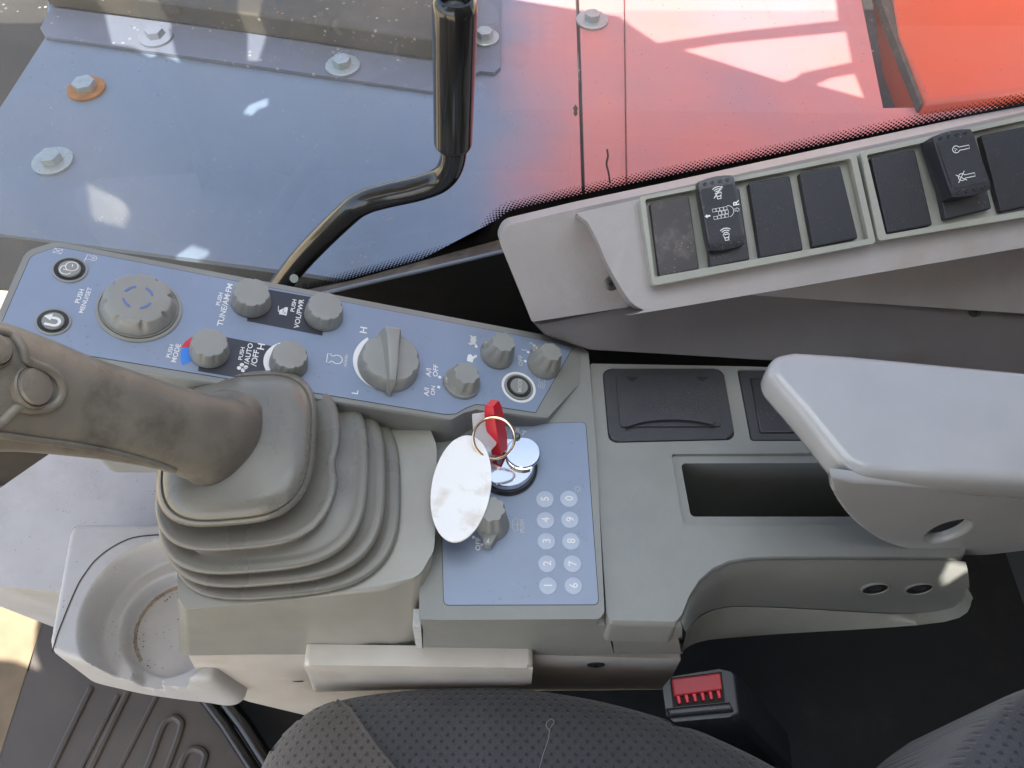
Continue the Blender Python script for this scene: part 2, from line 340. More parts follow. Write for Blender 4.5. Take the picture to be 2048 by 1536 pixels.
def fabric(name, col):
    """woven seat cloth: rows of small sunk dots"""
    m = bpy.data.materials.new(name); m.use_nodes = True; n = m.node_tree.nodes; l = m.node_tree.links; b = n['Principled BSDF']
    b.inputs['Roughness'].default_value = .9; b.inputs['Specular IOR Level'].default_value = .2; b.inputs['Sheen Weight'].default_value = .25
    tc = n.new('ShaderNodeTexCoord'); sp = n.new('ShaderNodeSeparateXYZ'); l.new(tc.outputs['Object'], sp.inputs[0])
    def wave(sock, s, off=None):
        a = n.new('ShaderNodeMath'); a.operation = 'MULTIPLY'; l.new(sock, a.inputs[0]); a.inputs[1].default_value = s
        c = n.new('ShaderNodeMath'); c.operation = 'SINE'; l.new(a.outputs[0], c.inputs[0]); return c.outputs[0]
    p = 2 * math.pi / .0078
    a = wave(sp.outputs[0], p); c = wave(sp.outputs[1], p)
    mu = n.new('ShaderNodeMath'); mu.operation = 'MULTIPLY'; l.new(a, mu.inputs[0]); l.new(c, mu.inputs[1])
    mr = n.new('ShaderNodeMapRange'); mr.inputs['From Min'].default_value = .45; mr.inputs['From Max'].default_value = .8; l.new(mu.outputs[0], mr.inputs['Value'])
    nz = n.new('ShaderNodeTexNoise'); nz.inputs['Scale'].default_value = 1100; nz.inputs['Detail'].default_value = 2; l.new(tc.outputs['Object'], nz.inputs['Vector'])
    nb = n.new('ShaderNodeTexNoise'); nb.inputs['Scale'].default_value = 25; l.new(tc.outputs['Object'], nb.inputs['Vector'])
    r1 = n.new('ShaderNodeMapRange'); r1.inputs['To Min'].default_value = .6; r1.inputs['To Max'].default_value = 1.4; l.new(nz.outputs['Fac'], r1.inputs['Value'])
    r2 = n.new('ShaderNodeMapRange'); r2.inputs['To Min'].default_value = .75; r2.inputs['To Max'].default_value = 1.25; l.new(nb.outputs['Fac'], r2.inputs['Value'])
    mm = n.new('ShaderNodeMath'); mm.operation = 'MULTIPLY'; l.new(r1.outputs[0], mm.inputs[0]); l.new(r2.outputs[0], mm.inputs[1])
    x = n.new('ShaderNodeMix'); x.data_type = 'RGBA'; l.new(mr.outputs[0], x.inputs[0]); x.inputs[6].default_value = (*col, 1); x.inputs[7].default_value = (*[k * .6 for k in col], 1)
    y = n.new('ShaderNodeMix'); y.data_type = 'RGBA'; y.blend_type = 'MULTIPLY'; y.inputs[0].default_value = 1; l.new(x.outputs[2], y.inputs[6]); l.new(mm.outputs[0], y.inputs[7]); l.new(y.outputs[2], b.inputs['Base Color'])
    hh = n.new('ShaderNodeMath'); hh.operation = 'MULTIPLY_ADD'; l.new(mr.outputs[0], hh.inputs[0]); hh.inputs[1].default_value = -1.2; l.new(nz.outputs['Fac'], hh.inputs[2])
    bp = n.new('ShaderNodeBump'); bp.inputs['Strength'].default_value = .6; bp.inputs['Distance'].default_value = .0012; l.new(hh.outputs[0], bp.inputs['Height']); l.new(bp.outputs[0], b.inputs['Normal'])
    return m
M['fabric'] = fabric('seat_cloth', (.070, .071, .080)); M['fabric2'] = fabric('seat_side_cloth', (.115, .105, .098))

def glass():
    m = bpy.data.materials.new('window_glass'); m.use_nodes = True; n = m.node_tree.nodes; l = m.node_tree.links
    for q in list(n): n.remove(q)
    out = n.new('ShaderNodeOutputMaterial'); tr = n.new('ShaderNodeBsdfTransparent'); gl = n.new('ShaderNodeBsdfGlossy'); gl.inputs['Roughness'].default_value = .02
    tr.inputs[0].default_value = (.93, .95, .94, 1); lw = n.new('ShaderNodeLayerWeight'); lw.inputs[0].default_value = .5; pw = n.new('ShaderNodeMath'); pw.operation = 'POWER'; l.new(lw.outputs['Facing'], pw.inputs[0]); pw.inputs[1].default_value = 5
    fr = n.new('ShaderNodeMath'); fr.operation = 'MULTIPLY_ADD'; l.new(pw.outputs[0], fr.inputs[0]); fr.inputs[1].default_value = .9; fr.inputs[2].default_value = .07
    m1 = n.new('ShaderNodeMixShader'); l.new(fr.outputs[0], m1.inputs[0]); l.new(tr.outputs[0], m1.inputs[1]); l.new(gl.outputs[0], m1.inputs[2])
    df = n.new('ShaderNodeBsdfDiffuse'); df.inputs[0].default_value = (.6, .58, .54, 1)
    tc = n.new('ShaderNodeTexCoord'); nz = n.new('ShaderNodeTexNoise'); nz.inputs['Scale'].default_value = 9; nz.inputs['Detail'].default_value = 6; l.new(tc.outputs['Object'], nz.inputs['Vector'])
    vo = n.new('ShaderNodeTexVoronoi'); vo.inputs['Scale'].default_value = 160; l.new(tc.outputs['Object'], vo.inputs['Vector'])
    r1 = n.new('ShaderNodeMapRange'); r1.inputs['From Min'].default_value = .4; r1.inputs['From Max'].default_value = .8; r1.inputs['To Min'].default_value = .10; r1.inputs['To Max'].default_value = .24; l.new(nz.outputs['Fac'], r1.inputs['Value'])
    r2 = n.new('ShaderNodeMapRange'); r2.inputs['From Min'].default_value = .07; r2.inputs['From Max'].default_value = .11; r2.inputs['To Min'].default_value = .22; r2.inputs['To Max'].default_value = 0; l.new(vo.outputs['Distance'], r2.inputs['Value'])
    ad = n.new('ShaderNodeMath'); ad.operation = 'ADD'; ad.use_clamp = True; l.new(r1.outputs[0], ad.inputs[0]); l.new(r2.outputs[0], ad.inputs[1])
    m2 = n.new('ShaderNodeMixShader'); l.new(ad.outputs[0], m2.inputs[0]); l.new(m1.outputs[0], m2.inputs[1]); l.new(df.outputs[0], m2.inputs[2]); l.new(m2.outputs[0], out.inputs[0])
    return m
M['glass'] = glass()

# ================================================================== THE SETTING
def sheet(name, pts, m): return link(name, mesh(name, pts, [tuple(range(len(pts)))]), m, None, 0)
g = sheet('ground', [(-60, -60, -1.6), (60, -60, -1.6), (60, 60, -1.6), (-60, 60, -1.6)], M['ground']); tag(g, kind='structure')

# cab roof above the operator: shades the console; its openings are made up, shaped to throw the sun patches on the deck
ZR = .85
def sun_mask_hole(pts, z):
    out = []
    for x, y in pts:
        p = P(x, y, z); q = p - SUN * (ZR - z); out.append((q[0], q[1]))
    return out
holes = [([(900, -40), (1664, -40), (1674, 47), (1480, 68), (1344, 87), (1314, 92), (1262, 58), (1240, 35), (1024, 0)], -.1),
         ([(1359, 104), (1440, 90), (1689, 66), (1701, 130), (1600, 152), (1589, 162), (1564, 170)], -.1),
         ([(1624, 174), (1660, 158), (1706, 150), (1726, 202)], -.1),
         ([(212, -40), (335, -40), (345, 30), (350, 80), (362, 130), (338, 118), (320, 110), (300, 117), (270, 101), (228, 95), (215, 40)], -.1),
         ([(498, -40), (560, -40), (545, 50), (520, 130), (498, 128)], -.1),
         ([(485, 228), (500, 208), (537, 194), (536, 214), (515, 220), (502, 234)], -.1),
         ([(335, 522), (385, 488), (420, 500), (415, 515), (380, 530)], -.1),
         ([(1876, 1110), (1934, 1126), (1924, 1188), (1894, 1162)], -.016)]
rc = bpy.data.curves.new('roof', 'CURVE'); rc.dimensions = '2D'; rc.fill_mode = 'BOTH'; rc.extrude = .004
def spl(pts):
    s = rc.splines.new('POLY'); s.points.add(len(pts) - 1)
    for p, q in zip(s.points, pts): p.co = (q[0], q[1], 0, 1)
    s.use_cyclic_u = True
nf = [(q[0], q[1]) for q in (P(x, y, -.425) - SUN * (ZR + .425) for x, y in ((92, 1178), (74, 1250), (70, 1300), (88, 1348), (30, 1325), (-60, 1318)))]      # front edge cut to shape so a sun patch falls on the floor
spl([(-1.3, .27), (-1.3, nf[0][1] + .12), (nf[0][0], nf[0][1] + .12)] + nf + [(-1.3, nf[-1][1]), (-1.3, -1.6), (.52, -1.6), (.52, .27)])
for pts, z in holes: spl(sun_mask_hole(pts, z))
ro = bpy.data.objects.new('t', rc); COL.objects.link(ro); bpy.context.view_layer.update()
me = bpy.data.meshes.new_from_object(ro.evaluated_get(bpy.context.evaluated_depsgraph_get())); bpy.data.objects.remove(ro)
roof = bpy.data.objects.new('cab_roof_mask', me); COL.objects.link(roof); roof.location = (0, 0, ZR); me.materials.clear(); me.materials.append(M['roof']); tag(roof, kind='structure')

# unseen rear wall, and a left panel added to block light from the door
M['lining'] = mat('dark_lining', (.10, .098, .095), .8)
def boxed(name, x0, x1, y0, y1, z0, z1, m):
    return tag(link(name, prism_mesh(name, [(x0, y0, z1), (x1, y0, z1), (x1, y1, z1), (x0, y1, z1)], [(x0, y0, z0), (x1, y0, z0), (x1, y1, z0), (x0, y1, z0)]), M[m], None, 0), kind='structure')
boxed('wall_rear', .58, .61, -1.2, .13, -.43, .84, 'lining')
boxed('shade_panel_left', -.02, .575, -.66, -.63, -.43, .84, 'lining')
# cab floor
fl = link('floor', prism_mesh('floor', [(-.8, -.9, -.43), (.8, -.9, -.43), (.8, .135, -.43), (-.8, .135, -.43)], [(-.8, -.9, -.46), (.8, -.9, -.46), (.8, .135, -.46), (-.8, .135, -.46)]), M['blackmatt'], None, 0); tag(fl, kind='structure')
M['dustfloor'] = mat('dusty_floor', (.20, .155, .10), .9, var=.25, vscale=20)
ff_ = sheet('floor_front', [(-1.25, -.95, -.4245), (P(86, 1240, -.4245)[0], -.95, -.4245), (P(86, 1240, -.4245)[0], .13, -.4245), (-1.25, .13, -.4245)], M['dustfloor']); tag(ff_, kind='structure')  # dusty tan floor, paled and widened out of view to bounce warm light
ct = link('reflection_block', prism_mesh('reflection_block', [(-3.2, -2.9, -.9), (-.3, -2.9, -.9), (-.3, -1.75, -.9), (-3.2, -1.75, -.9)], [(-3.2, -2.9, -1.6), (-.3, -2.9, -1.6), (-.3, -1.75, -1.6), (-3.2, -1.75, -1.6)], .05, 3), M['frame']); tag(ct, kind='structure')  # unseen dark box added so the window mirrors it instead of bright ground
# dark machine frame under the deck outside
q = [P(-260, 560, -.26), P(1500, 700, -.26), P(2400, 500, -.26), P(2500, -260, -.26), P(-300, -260, -.26)]
fr_ = sheet('machine_frame', q, M['frame']); tag(fr_, kind='structure')

# ================================================================== OUTSIDE: deck seen through the window
ZD = -.10; DK = flat(ZD)
def bolt(fr, cpx, parent, rw, hexr, rot, wm, bm_, hw=.003, hb=.0085):
    c = fr.px(*cpx); b = link('bolt', loft_mesh('bolt', lathe(fr, c, [(rw * .99, .0002), (rw, .001), (rw, hw), (rw * .95, hw + .0006), (hexr, hw + .0006)], 28), True, True), wm, parent, 35)
    h = ccw(circ(c[0], c[1], hexr, 6, a0=rot))
    hd = link('bolt_head', prism_mesh('bolt_head', [fr.w(*p, hw + hb) for p in h], [fr.w(*p, hw) for p in h], hexr * .09, 2), bm_, b, 30)
    return b
dA = empty('deck_plate', tuple(P(400, 400, ZD)), 'blue-grey painted steel deck plate outside the window with two bolts at its front', 'deck plate')
slab('plate', DK, DK.poly([(-190, 510), (95, 72), (102, -160), (1147, -160), (1172, 640), (610, 546), (0, 465)]), -.006, 0, M['deckreflect'], dA, bev=.0015, seg=2)
bolt(DK, (174, 180), dA, .0205, .0125, .35, M['rust'], M['zinc'])
bolt(DK, (107, 325), dA, .0205, .0115, .1, M['zinc'], M['zinc'])
dB = empty('deck_plate', tuple(P(1200, 200, ZD)), 'narrow deck strip with a painted-in red reflection and one bolt beside the plate seam', 'deck plate')
slab('plate', DK, DK.poly([(1153, -160), (1246, -160), (1256, 640), (1178, 640)]), -.006, .0, M['deckreflect'], dB, bev=.0012, seg=2)
bolt(DK, (1184, 43), dB, .019, .0095, .2, M['zinc'], M['zinc'])
dC = empty('deck_cover', tuple(P(1500, 200, ZD)), 'wide sheet metal cover with a painted-in red reflection behind the switch panel, streaked with sun patches', 'metal cover')
slab('sheet', DK, DK.poly([(1247, -160), (1690, -160), (1760, 225), (2060, 215), (2300, 640), (1257, 640)]), -.006, .004, M['deckreflect'], dC, bev=.002, seg=2)
oh = empty('engine_housing', tuple(P(1900, 100, ZD)), 'bright orange machine housing at the top right corner beyond the window', 'housing')
hz = flat(ZD + .02)
slab('housing_panel', hz, hz.poly([(1760, -160), (1800, 70), (1852, 205), (2300, 150), (2300, -160)]), -.05, 0, M['orange2'], oh, bev=.006, seg=3)
slab('edge_rail', DK, DK.poly([(1690, -160), (1735, -20), (1778, 100), (1830, 232), (1872, 226), (1815, 90), (1765, -160)]), .004, .016, M['sill'], oh, bev=.003)
bo = link('boom', prism_mesh('boom', [(.0, 1.25, .95), (1.3, 1.25, .6), (1.3, 1.6, .6), (.0, 1.6, .95)], [(.0, 1.25, .55), (1.3, 1.25, .2), (1.3, 1.6, .2), (.0, 1.6, .55)], .02, 3), M['orange2']); tag(bo, kind='structure')
br = empty('mounting_bracket', tuple(P(500, 100, ZD)), 'grey bent steel bracket with bolts lying along the far edge of the deck', 'bracket')
slab('flange', DK, DK.poly([(84, 62), (94, 80), (500, 137), (872, 191), (960, 149), (988, 153), (1001, 141), (1003, -160), (952, -160), (950, 120), (872, 134), (500, 74), (106, 21)]), .0006, .005, M['flange'], br, bev=.0008, seg=1, smooth=20)
DK5 = flat(ZD + .005)
bolt(DK5, (313, 76), br, .0195, .0105, .2, M['flange'], M['flange'])
bolt(DK5, (686, 134), br, .0195, .0105, .3, M['zinc'], M['zinc'])
bolt(DK5, (970, 78), br, .0165, .0095, .1, M['zinc'], M['zinc'])
# dark box whose side rises behind the bracket
bx = empty('storage_box', tuple(P(500, 40, ZD)), 'dark brown steel box standing behind the bracket at the top', 'box')
a = P(104, 17, ZD); b = P(952, 141, ZD); c = P(950, -300, ZD); d = P(20, -260, ZD)
slab('side', DK, [a[:2], b[:2] + (0, .004), c[:2], d[:2]],   .0052, .03, M['boxpaint'], bx, bev=.004)

# ================================================================== WINDOW (right side of the cab)
YG = .15
GL = upright(YG)
win = empty('side_window', tuple(PY(1024, 520, YG)), 'dusty cab side window pane with dotted black edge above the console', 'window')
def gp(pts, Y=YG): return [PY(x, y, Y) for x, y in pts]
link('glass_pane', mesh('glass_pane', [(-.75, YG, -.16), (.75, YG, -.16), (.75, YG, .80), (-.75, YG, .80)], [(0, 1, 2, 3)]), M['glass'], win, 0)
edge_px = [(612, 582), (705, 556), (800, 531), (900, 504), (952, 490), (970, 481), (979, 467), (988, 449), (1004, 432), (1027, 420), (1100, 403), (1300, 360), (1600, 299), (1850, 247), (2120, 192)]
YF = YG - .0015
edge = [np.array([p[0], p[2]]) for p in gp(edge_px, YF)]
low = [np.array([p[0], p[2]]) for p in gp([(2120, 420), (1300, 560), (1000, 560), (612, 640)], YF)]
GF = upright(YF)
e2 = smooth_path(edge, 6)
slab('frit_band', GF, e2 + low, -.0006, 0, M['frit'], win, smooth=0)
# dot matrix: each row one checker step further out and smaller
seglen = np.cumsum([0] + [np.linalg.norm(e2[i + 1] - e2[i]) for i in range(len(e2) - 1)])
v = []; f = []; step = .0033
for row in range(6):
    r = .00135 - .00017 * row
    for k in range(int(seglen[-1] / step)):
        s = (k + .5 * (row % 2)) * step; i = min(np.searchsorted(seglen, s, 'right') - 1, len(e2) - 2); t = (s - seglen[i]) / (seglen[i + 1] - seglen[i] + 1e-12)
        p = e2[i] * (1 - t) + e2[i + 1] * t; tg = unit(e2[i + 1] - e2[i]); nn = np.array([-tg[1], tg[0]]); p = p + nn * (.0006 + row * step * .5)
        fillpoly(v, f, GF, circ(p[0], p[1], r, 6), -.0002)
tag(link('frit_dots', mesh('frit_dots', v, f), M['frit'], win, 0), kind='stuff')
# dusty sill and metal strip along the lower edge of the pane
s0 = gp([(606, 581), (705, 560), (850, 520), (1010, 476)], YF - .001); s1 = gp([(618, 592), (705, 571), (850, 538), (1010, 500)], YG - .022)
link('sill', mesh('sill', s0 + s1, [(i, i + 1, 5 + i, 4 + i) for i in range(3)]), M['sill'], win, 0)
t0 = [p + np.array([0, -.0005, .0005]) for p in gp([(612, 596), (705, 573), (850, 540), (1012, 501)], YG - .022)]
link('metal_strip', tube_mesh('metal_strip', t0, .0018, 8), M['strip'], win)

# dark inner wall below the sill
wl = link('inner_wall', prism_mesh('inner_wall', gp([(560, 616), (705, 578), (1012, 504), (1260, 500), (1260, 790), (420, 790)], .126), gp([(560, 616), (705, 578), (1012, 504), (1260, 500), (1260, 790), (420, 790)], .131)), M['blackmatt'], None, 0)
tag(wl, 'flat black inner wall below the window, between console and switch trim', 'wall panel')
# lower dark wall further down behind the consoles
wl2 = link('wall_lower', prism_mesh('wall_lower', [(-.8, .127, -.43), (.8, .127, -.43), (.8, .127, -.12), (-.2, .127, -.12), (-.8, .127, -.12)], [(-.8, .14, -.43), (.8, .14, -.43), (.8, .14, -.12), (-.2, .14, -.12), (-.8, .14, -.12)]), M['blackmatt'], None, 0); tag(wl2, kind='structure')

# twig and dead fly
tw = link('twig', tube_mesh('twig', smooth_path(gp([(1220, 366), (1217, 345), (1213, 328), (1216, 312), (1214, 299)], YG + .012), 4), [.0008] * 17, 6), M['twig'])
tag(tw, 'thin dry twig standing upright at the dotted edge of the window', 'twig')
fy = link('dead_fly', loft_mesh('dead_fly', [[PD(1151, 221, .80) + np.array([r * math.cos(k * 1.0472), r * .7 * math.sin(k * 1.0472) + dx, dx * .6]) for k in range(6)] for r, dx in ((.0003, -.005), (.0022, -.003), (.0014, -.0005), (.0026, .002), (.0004, .005))]), M['twig'])
tag(fy, 'tiny dark dead fly on the seam of the deck plate', 'insect')

# ================================================================== BLACK LEVER
lv = empty('lock_lever', tuple(PY(560, 575, .09)), 'bent glossy black lever with a thick rubber grip rising before the window', 'lever')
pl = [PY(*p, .09) for p in [(520, 625), (600, 522), (690, 432), (728, 405), (775, 391), (840, 376), (884, 357), (905, 322), (908, 270), (907, 200)]]
link('rod', tube_mesh('rod', smooth_path(pl, 6), .0082, 18), M['rod'], lv)
g0 = PY(906, 288, .09); g1 = PY(910, -6, .09); ax = unit(g1 - g0); L = np.linalg.norm(g1 - g0)
GR = Frame(g0, np.cross((0, 1, 0), ax), (0, 1, 0))
if GR.n @ ax < 0: GR = Frame(g0, -GR.ex, GR.ey)
link('grip', loft_mesh('grip', lathe(GR, (0, 0), [(.0085, -.001), (.0105, -.0012), (.0115, 0), (.0119, .002), (.0121, L * .5), (.0122, L - .006), (.0116, L - .0025), (.0098, L), (.0085, L + .0002), (.0078, L - .002), (.006, L - .0055), (.002, L - .0065)], 28)), M['rod'], lv, 45)
pn = [PY(588, 557, .081), PY(588, 557, .078)]
link('rivet', tube_mesh('rivet', pn, .0032, 10), M['zinc'], lv)

# ================================================================== SWITCH TRIM ON THE WALL
DS = .50
e1 = RT * math.cos(R(10.8)) + UP * math.sin(R(10.8)); e2_ = -RT * math.sin(R(10.8)) + UP * math.cos(R(10.8))
SW = Frame(CAM + ray(1500, 450) * DS, e1, e2_)
TRH = -.004
trm = empty('switch_console', tuple(PD(1500, 640, .52)), 'light grey wall trim carrying two framed rows of rocker switches', 'switch panel')
WB = Frame(CAM + ray(1100, 450) * .528, e1, (0, .6, .8))
slab('back_plate', WB, rpoly(WB.poly([(998, 482), (1010, 452), (1160, 416), (1330, 380), (2200, 190), (2200, 640), (1500, 590), (1270, 612), (1064, 644)]), [.008, .012, 0, 0, 0, 0, 0, 0, .001]), -.03, 0, M['trim'], trm, bev=.004)
tray = [(1152, 424), (1280, 395), (1700, 304), (2200, 196), (2200, 468), (1335, 617), (1292, 619), (1262, 600), (1237, 562), (1214, 520), (1196, 478), (1176, 440)]
tp = smooth_path(SW.poly(tray[4:]), 3) ; tp = SW.poly(tray[:4]) + tp
top = [SW.w(*p, TRH) for p in tp]
bot = [SW.w(*(np.asarray(p) * 1.0 + np.array([.004, .004])), TRH - .05) for p in tp]
link('tray', prism_mesh('tray', top, bot, .0105, 7), M['trim'], trm, 50)
# wall panel below
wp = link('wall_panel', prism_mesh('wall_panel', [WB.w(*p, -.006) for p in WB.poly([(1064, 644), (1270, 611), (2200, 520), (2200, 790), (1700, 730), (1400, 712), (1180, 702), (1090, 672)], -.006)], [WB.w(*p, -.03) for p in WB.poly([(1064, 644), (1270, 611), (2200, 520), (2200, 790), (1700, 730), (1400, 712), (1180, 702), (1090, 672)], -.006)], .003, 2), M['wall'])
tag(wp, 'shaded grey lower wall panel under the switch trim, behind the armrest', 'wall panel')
def screw(fr, cpx, r, parent, h=0.):
    c = fr.px(*cpx, h); s = link('screw', loft_mesh('screw', lathe(fr, c, [(r, h - .001), (r, h + .0006), (r * .8, h + .0012), (r * .3, h + .0012), (r * .2, h + .0002)], 20)), M['screw'], parent, 40)
    v, f = strokes(fr, [[c + (-r * .5, 0), c + (r * .5, 0)], [c + (0, -r * .5), c + (0, r * .5)]], r * .18, h + .0014); link('cross_slot', mesh('cross_slot', v, f), M['blackmatt'], s, 0)
screw(WB, (1223, 566), .0052, trm)
screw(WB, (1950, 620), .005, wp, -.006)

def bezel(outer, inner, parent):
    """raised frame with a sunk floor"""
    o = ccw(rpoly(SW.poly(outer), .0022, 4)); i = ccw(rpoly(SW.poly(inner), .0012, 4)); n = len(o)
    if len(i) != n: raise RuntimeError('bezel')
    H = .0045
    loops = [[SW.w(*p, TRH - .001) for p in o], [SW.w(*p, H - .0008) for p in o]]
    sc_ = lambda P_, c, k: [c + (p - c) * k for p in P_]
    oc = np.mean(o, axis=0)
    loops += [[SW.w(*(oc + (p - oc) * .994), H) for p in o], [SW.w(*p, H) for p in i], [SW.w(*p, -.0015) for p in i]]
    return link('bezel', loft_mesh('bezel', loops, False, True), M['bezel'], parent, 40)
b1 = bezel([(1276, 397), (1706, 309), (1747, 489), (1302, 574)], [(1288, 402), (1695, 321), (1731, 480), (1307, 556)], trm)
b2 = bezel([(1714, 307), (2190, 202), (2210, 410), (1750, 485)], [(1727, 314), (2180, 214), (2198, 396), (1765, 472)], trm)
def blank(px, m, name='blank_cover'):
    return slab(name, SW, SW.poly(px, .004), -.0012, .0038, M[m], trm, bev=.0009, r=.0014, rs=4, shift=(0, 0))
blank([(1300, 406), (1378, 391), (1399, 538), (1319, 554)], 'dusty')
blank([(1497, 366), (1580, 351), (1607, 500), (1521, 517)], 'blank')
blank([(1599, 346), (1681, 331), (1717, 477), (1627, 495)], 'blank')
blank([(1742, 315), (1830, 298), (1866, 450), (1775, 467)], 'blank')
blank([(1962, 270), (2052, 252), (2090, 405), (2003, 424)], 'blank')

def rocker(cap, base, hcap, sinkb):
    """rocker switch: sunk body, cap floating above it, dimples and printed symbols"""
    body = slab('rocker_switch', SW, SW.poly(base, .003), -.0012, .004, M['switch'], trm, bev=.0008, r=.0012, rs=3)
    c = [SW.px(*p, hcap) for p in cap]        # TL TR BR BL
    q = ccw(rpoly(c, .0022, 5))
    cc = np.mean(c, axis=0); dn = unit(c[3] - c[0]); Lh = np.linalg.norm(c[3] - c[0]) / 2
    def bow(p, h): # ends rise a little: concave rocker
        t = (np.asarray(p) - cc) @ dn / Lh; return SW.w(*p, h + .0005 * t * t)
    # gridded cap so that the bow shows
    ut = unit(c[1] - c[0]); W = np.linalg.norm(c[1] - c[0]) / 2
    loops = []
    for k in range(13):
        t = -1 + 2 * k / 12; k_in = .05 * max(0, abs(t) - .8) / .2
        row = []
        for s in (-1, -.97, -.5, 0, .5, .97, 1):
            x = s * (1 - k_in); edge_drop = .0009 if abs(s) == 1 else 0
            if abs(t) == 1: edge_drop += .0009
            p = cc + ut * W * x + dn * Lh * t + dn * (.0014 * (1 - s * s)) * (1 if t > 0 else -1) * abs(t) ** 6
            row.append(bow(p, hcap - edge_drop))
        loops.append(row)
    n = 7; v = [p for r_ in loops for p in r_]; f = [(i * n + k, i * n + k + 1, (i + 1) * n + k + 1, (i + 1) * n + k) for i in range(12) for k in range(6)]
    rim = [k for k in range(7)] + [i * 7 + 6 for i in range(1, 13)] + [12 * 7 + k for k in range(5, -1, -1)] + [i * 7 for i in range(11, 0, -1)]
    b0 = len(v); v += [np.asarray(v[i]) - SW.n * (hcap - .0035) * 1.0 for i in rim]; m = len(rim)
    f += [(rim[i], rim[(i + 1) % m], b0 + (i + 1) % m, b0 + i) for i in range(m)]
    bm = bmesh.new(); me_ = mesh('rocker_cap', v, f); bm.from_mesh(me_); cp = link('rocker_cap', bm_mesh('rocker_cap', bm), M['switch'], body, 50)
    # dimples, raised plate
    for t in (-.9, .9):
        for s in (-.62, -.22, .2, .6):
            p = cc + ut * W * s + dn * Lh * t
            fr = Frame(bow(p, hcap), SW.ex, SW.ey)
            link('grip_dimple', loft_mesh('grip_dimple', lathe(fr, (0, 0), [(.0011, 0), (.0010, .0005), (.0006, .0005), (.0004, .0001)], 10)), M['switch'], body, 40)
    plate = [cc + ut * W * s + dn * Lh * t for s, t in ((-.8, -.74), (.8, -.74), (.8, .74), (-.8, .74))]
    q = []
    for k in range(9):
        t = -.76 + 1.52 * k / 8; q.append([bow(cc + ut * W * s + dn * Lh * t, hcap + .0004) for s in (-.84, .84)])
    vv = [p for r_ in q for p in r_]
    link('legend_plate', mesh('legend_plate', vv, [(2 * i, 2 * i + 1, 2 * i + 3, 2 * i + 2) for i in range(8)]), M['blank'], body, 30)
    # local frame for symbols: u across, v up the switch
    S = Frame(SW.w(*cc, hcap + .0009), SW.ex * ut[0] + SW.ey * ut[1], -(SW.ex * dn[0] + SW.ey * dn[1]))
    return body, S, W, Lh
rk1, S1, W1, L1 = rocker([(1394, 364), (1468, 350), (1493, 487), (1418, 501)], [(1404, 392), (1478, 377), (1499, 520), (1420, 536)], .011, 0)
rk2, S2, W2, L2 = rocker([(1862, 274), (1944, 257), (1986, 378), (1902, 394)], [(1860, 292), (1948, 275), (1982, 418), (1890, 440)], .017, 0)
def symbol(fr, lines, wd, parent, h=.0, m='ink', fills=()):
    v, f = strokes(fr, lines, wd, h)
    for p in fills: fillpoly(v, f, fr, p, h)
    return link('symbol', mesh('symbol', v, f), M[m], parent, 0)
def horn(cx, cy, k, off):
    up = [[(-.5, .3), (.5, .3), (.3, -.1), (.25, -.55), (-.25, -.55), (-.3, -.1), (-.5, .3)], [(-.28, -.18), (.28, -.18)]]
    L_ = [[np.array([cx + x * k, cy + y * k]) for x, y in l] for l in up]
    for r_ in (.55, .85, 1.15): L_.append([np.array([cx, cy + .05 * k]) + (p - np.array([0, 0])) for p in arc(0, 0, r_ * k, 50, 130, 8)])
    if off: L_.append([np.array([cx - .75 * k, cy - .35 * k]), np.array([cx + .75 * k, cy + 1.2 * k])])
    return L_
symbol(S1, horn(0, .0108, .0042, True), .0005, rk1); symbol(S1, horn(0, -.0148, .0042, False), .0005, rk1)
gl = []                                                    # shift pattern between the two horns
def rect(x0, y0, x1, y1): return [np.array(p) for p in ((x0, y0), (x1, y0), (x1, y1), (x0, y1), (x0, y0))]
for k in range(4): gl.append(rect(-.0055 + k * .0023, .0012, -.0034 + k * .0023, .0030))
for k in range(3): gl.append(rect(-.0022 + k * .0021, -.0012, -.0003 + k * .0021, .0008))
for k in range(4): gl.append(rect(-.0055 + k * .0023, -.0034, -.0034 + k * .0023, -.0016))
gl.append([np.array([.0036, .0033]) , *arc(.0036, 0, .0036, 80, -80, 10, .0035)])
gl.append([np.array(p) for p in ((.0074, .0006), (.0092, .0006), (.0092, .0013), (.0108, 0), (.0092, -.0013), (.0092, -.0006), (.0074, -.0006))])
symbol(S1, gl, .00028, rk1, fills=[[(-.0108, -.0006), (-.0092, -.0019), (-.0092, -.0011), (-.0074, -.0011), (-.0074, -.0001), (-.0092, -.0001), (-.0092, .0007)]])
lettering(S1, 'R', None, .0030, M['ink'], rk1, .0, ang=90, uv=np.array([.0094, .0042]))
def lamp(cy, cross):
    L_ = [arc(-.0022, cy, .0021, 28, 332, 18) + [np.array([.0058, cy - .001]), np.array([.0058, cy + .001]), arc(-.0022, cy, .0021, 28, 332, 18)[0]]]
    if cross: L_ += [[np.array([-.0056, cy + .002]), np.array([.0005, cy - .0024])], [np.array([-.0048, cy - .003]), np.array([.0000, cy + .0034])]]
    return L_
dots = [circ(-.0028 + a, .0085 + b, .00035, 8) for a, b in ((0, .0006), (.001, 0), (0, -.0007))]
symbol(S2, lamp(.0085, False), .0004, rk2, fills=dots); symbol(S2, lamp(-.0085, True), .0004, rk2)

# ================================================================== CONTROL CONSOLE (sloped panel + keypad panel)
cc_ = empty('control_console', tuple(P(1000, 1000, -.05)), 'grey control console with blue-grey sloped dial panel and keypad panel', 'control console')
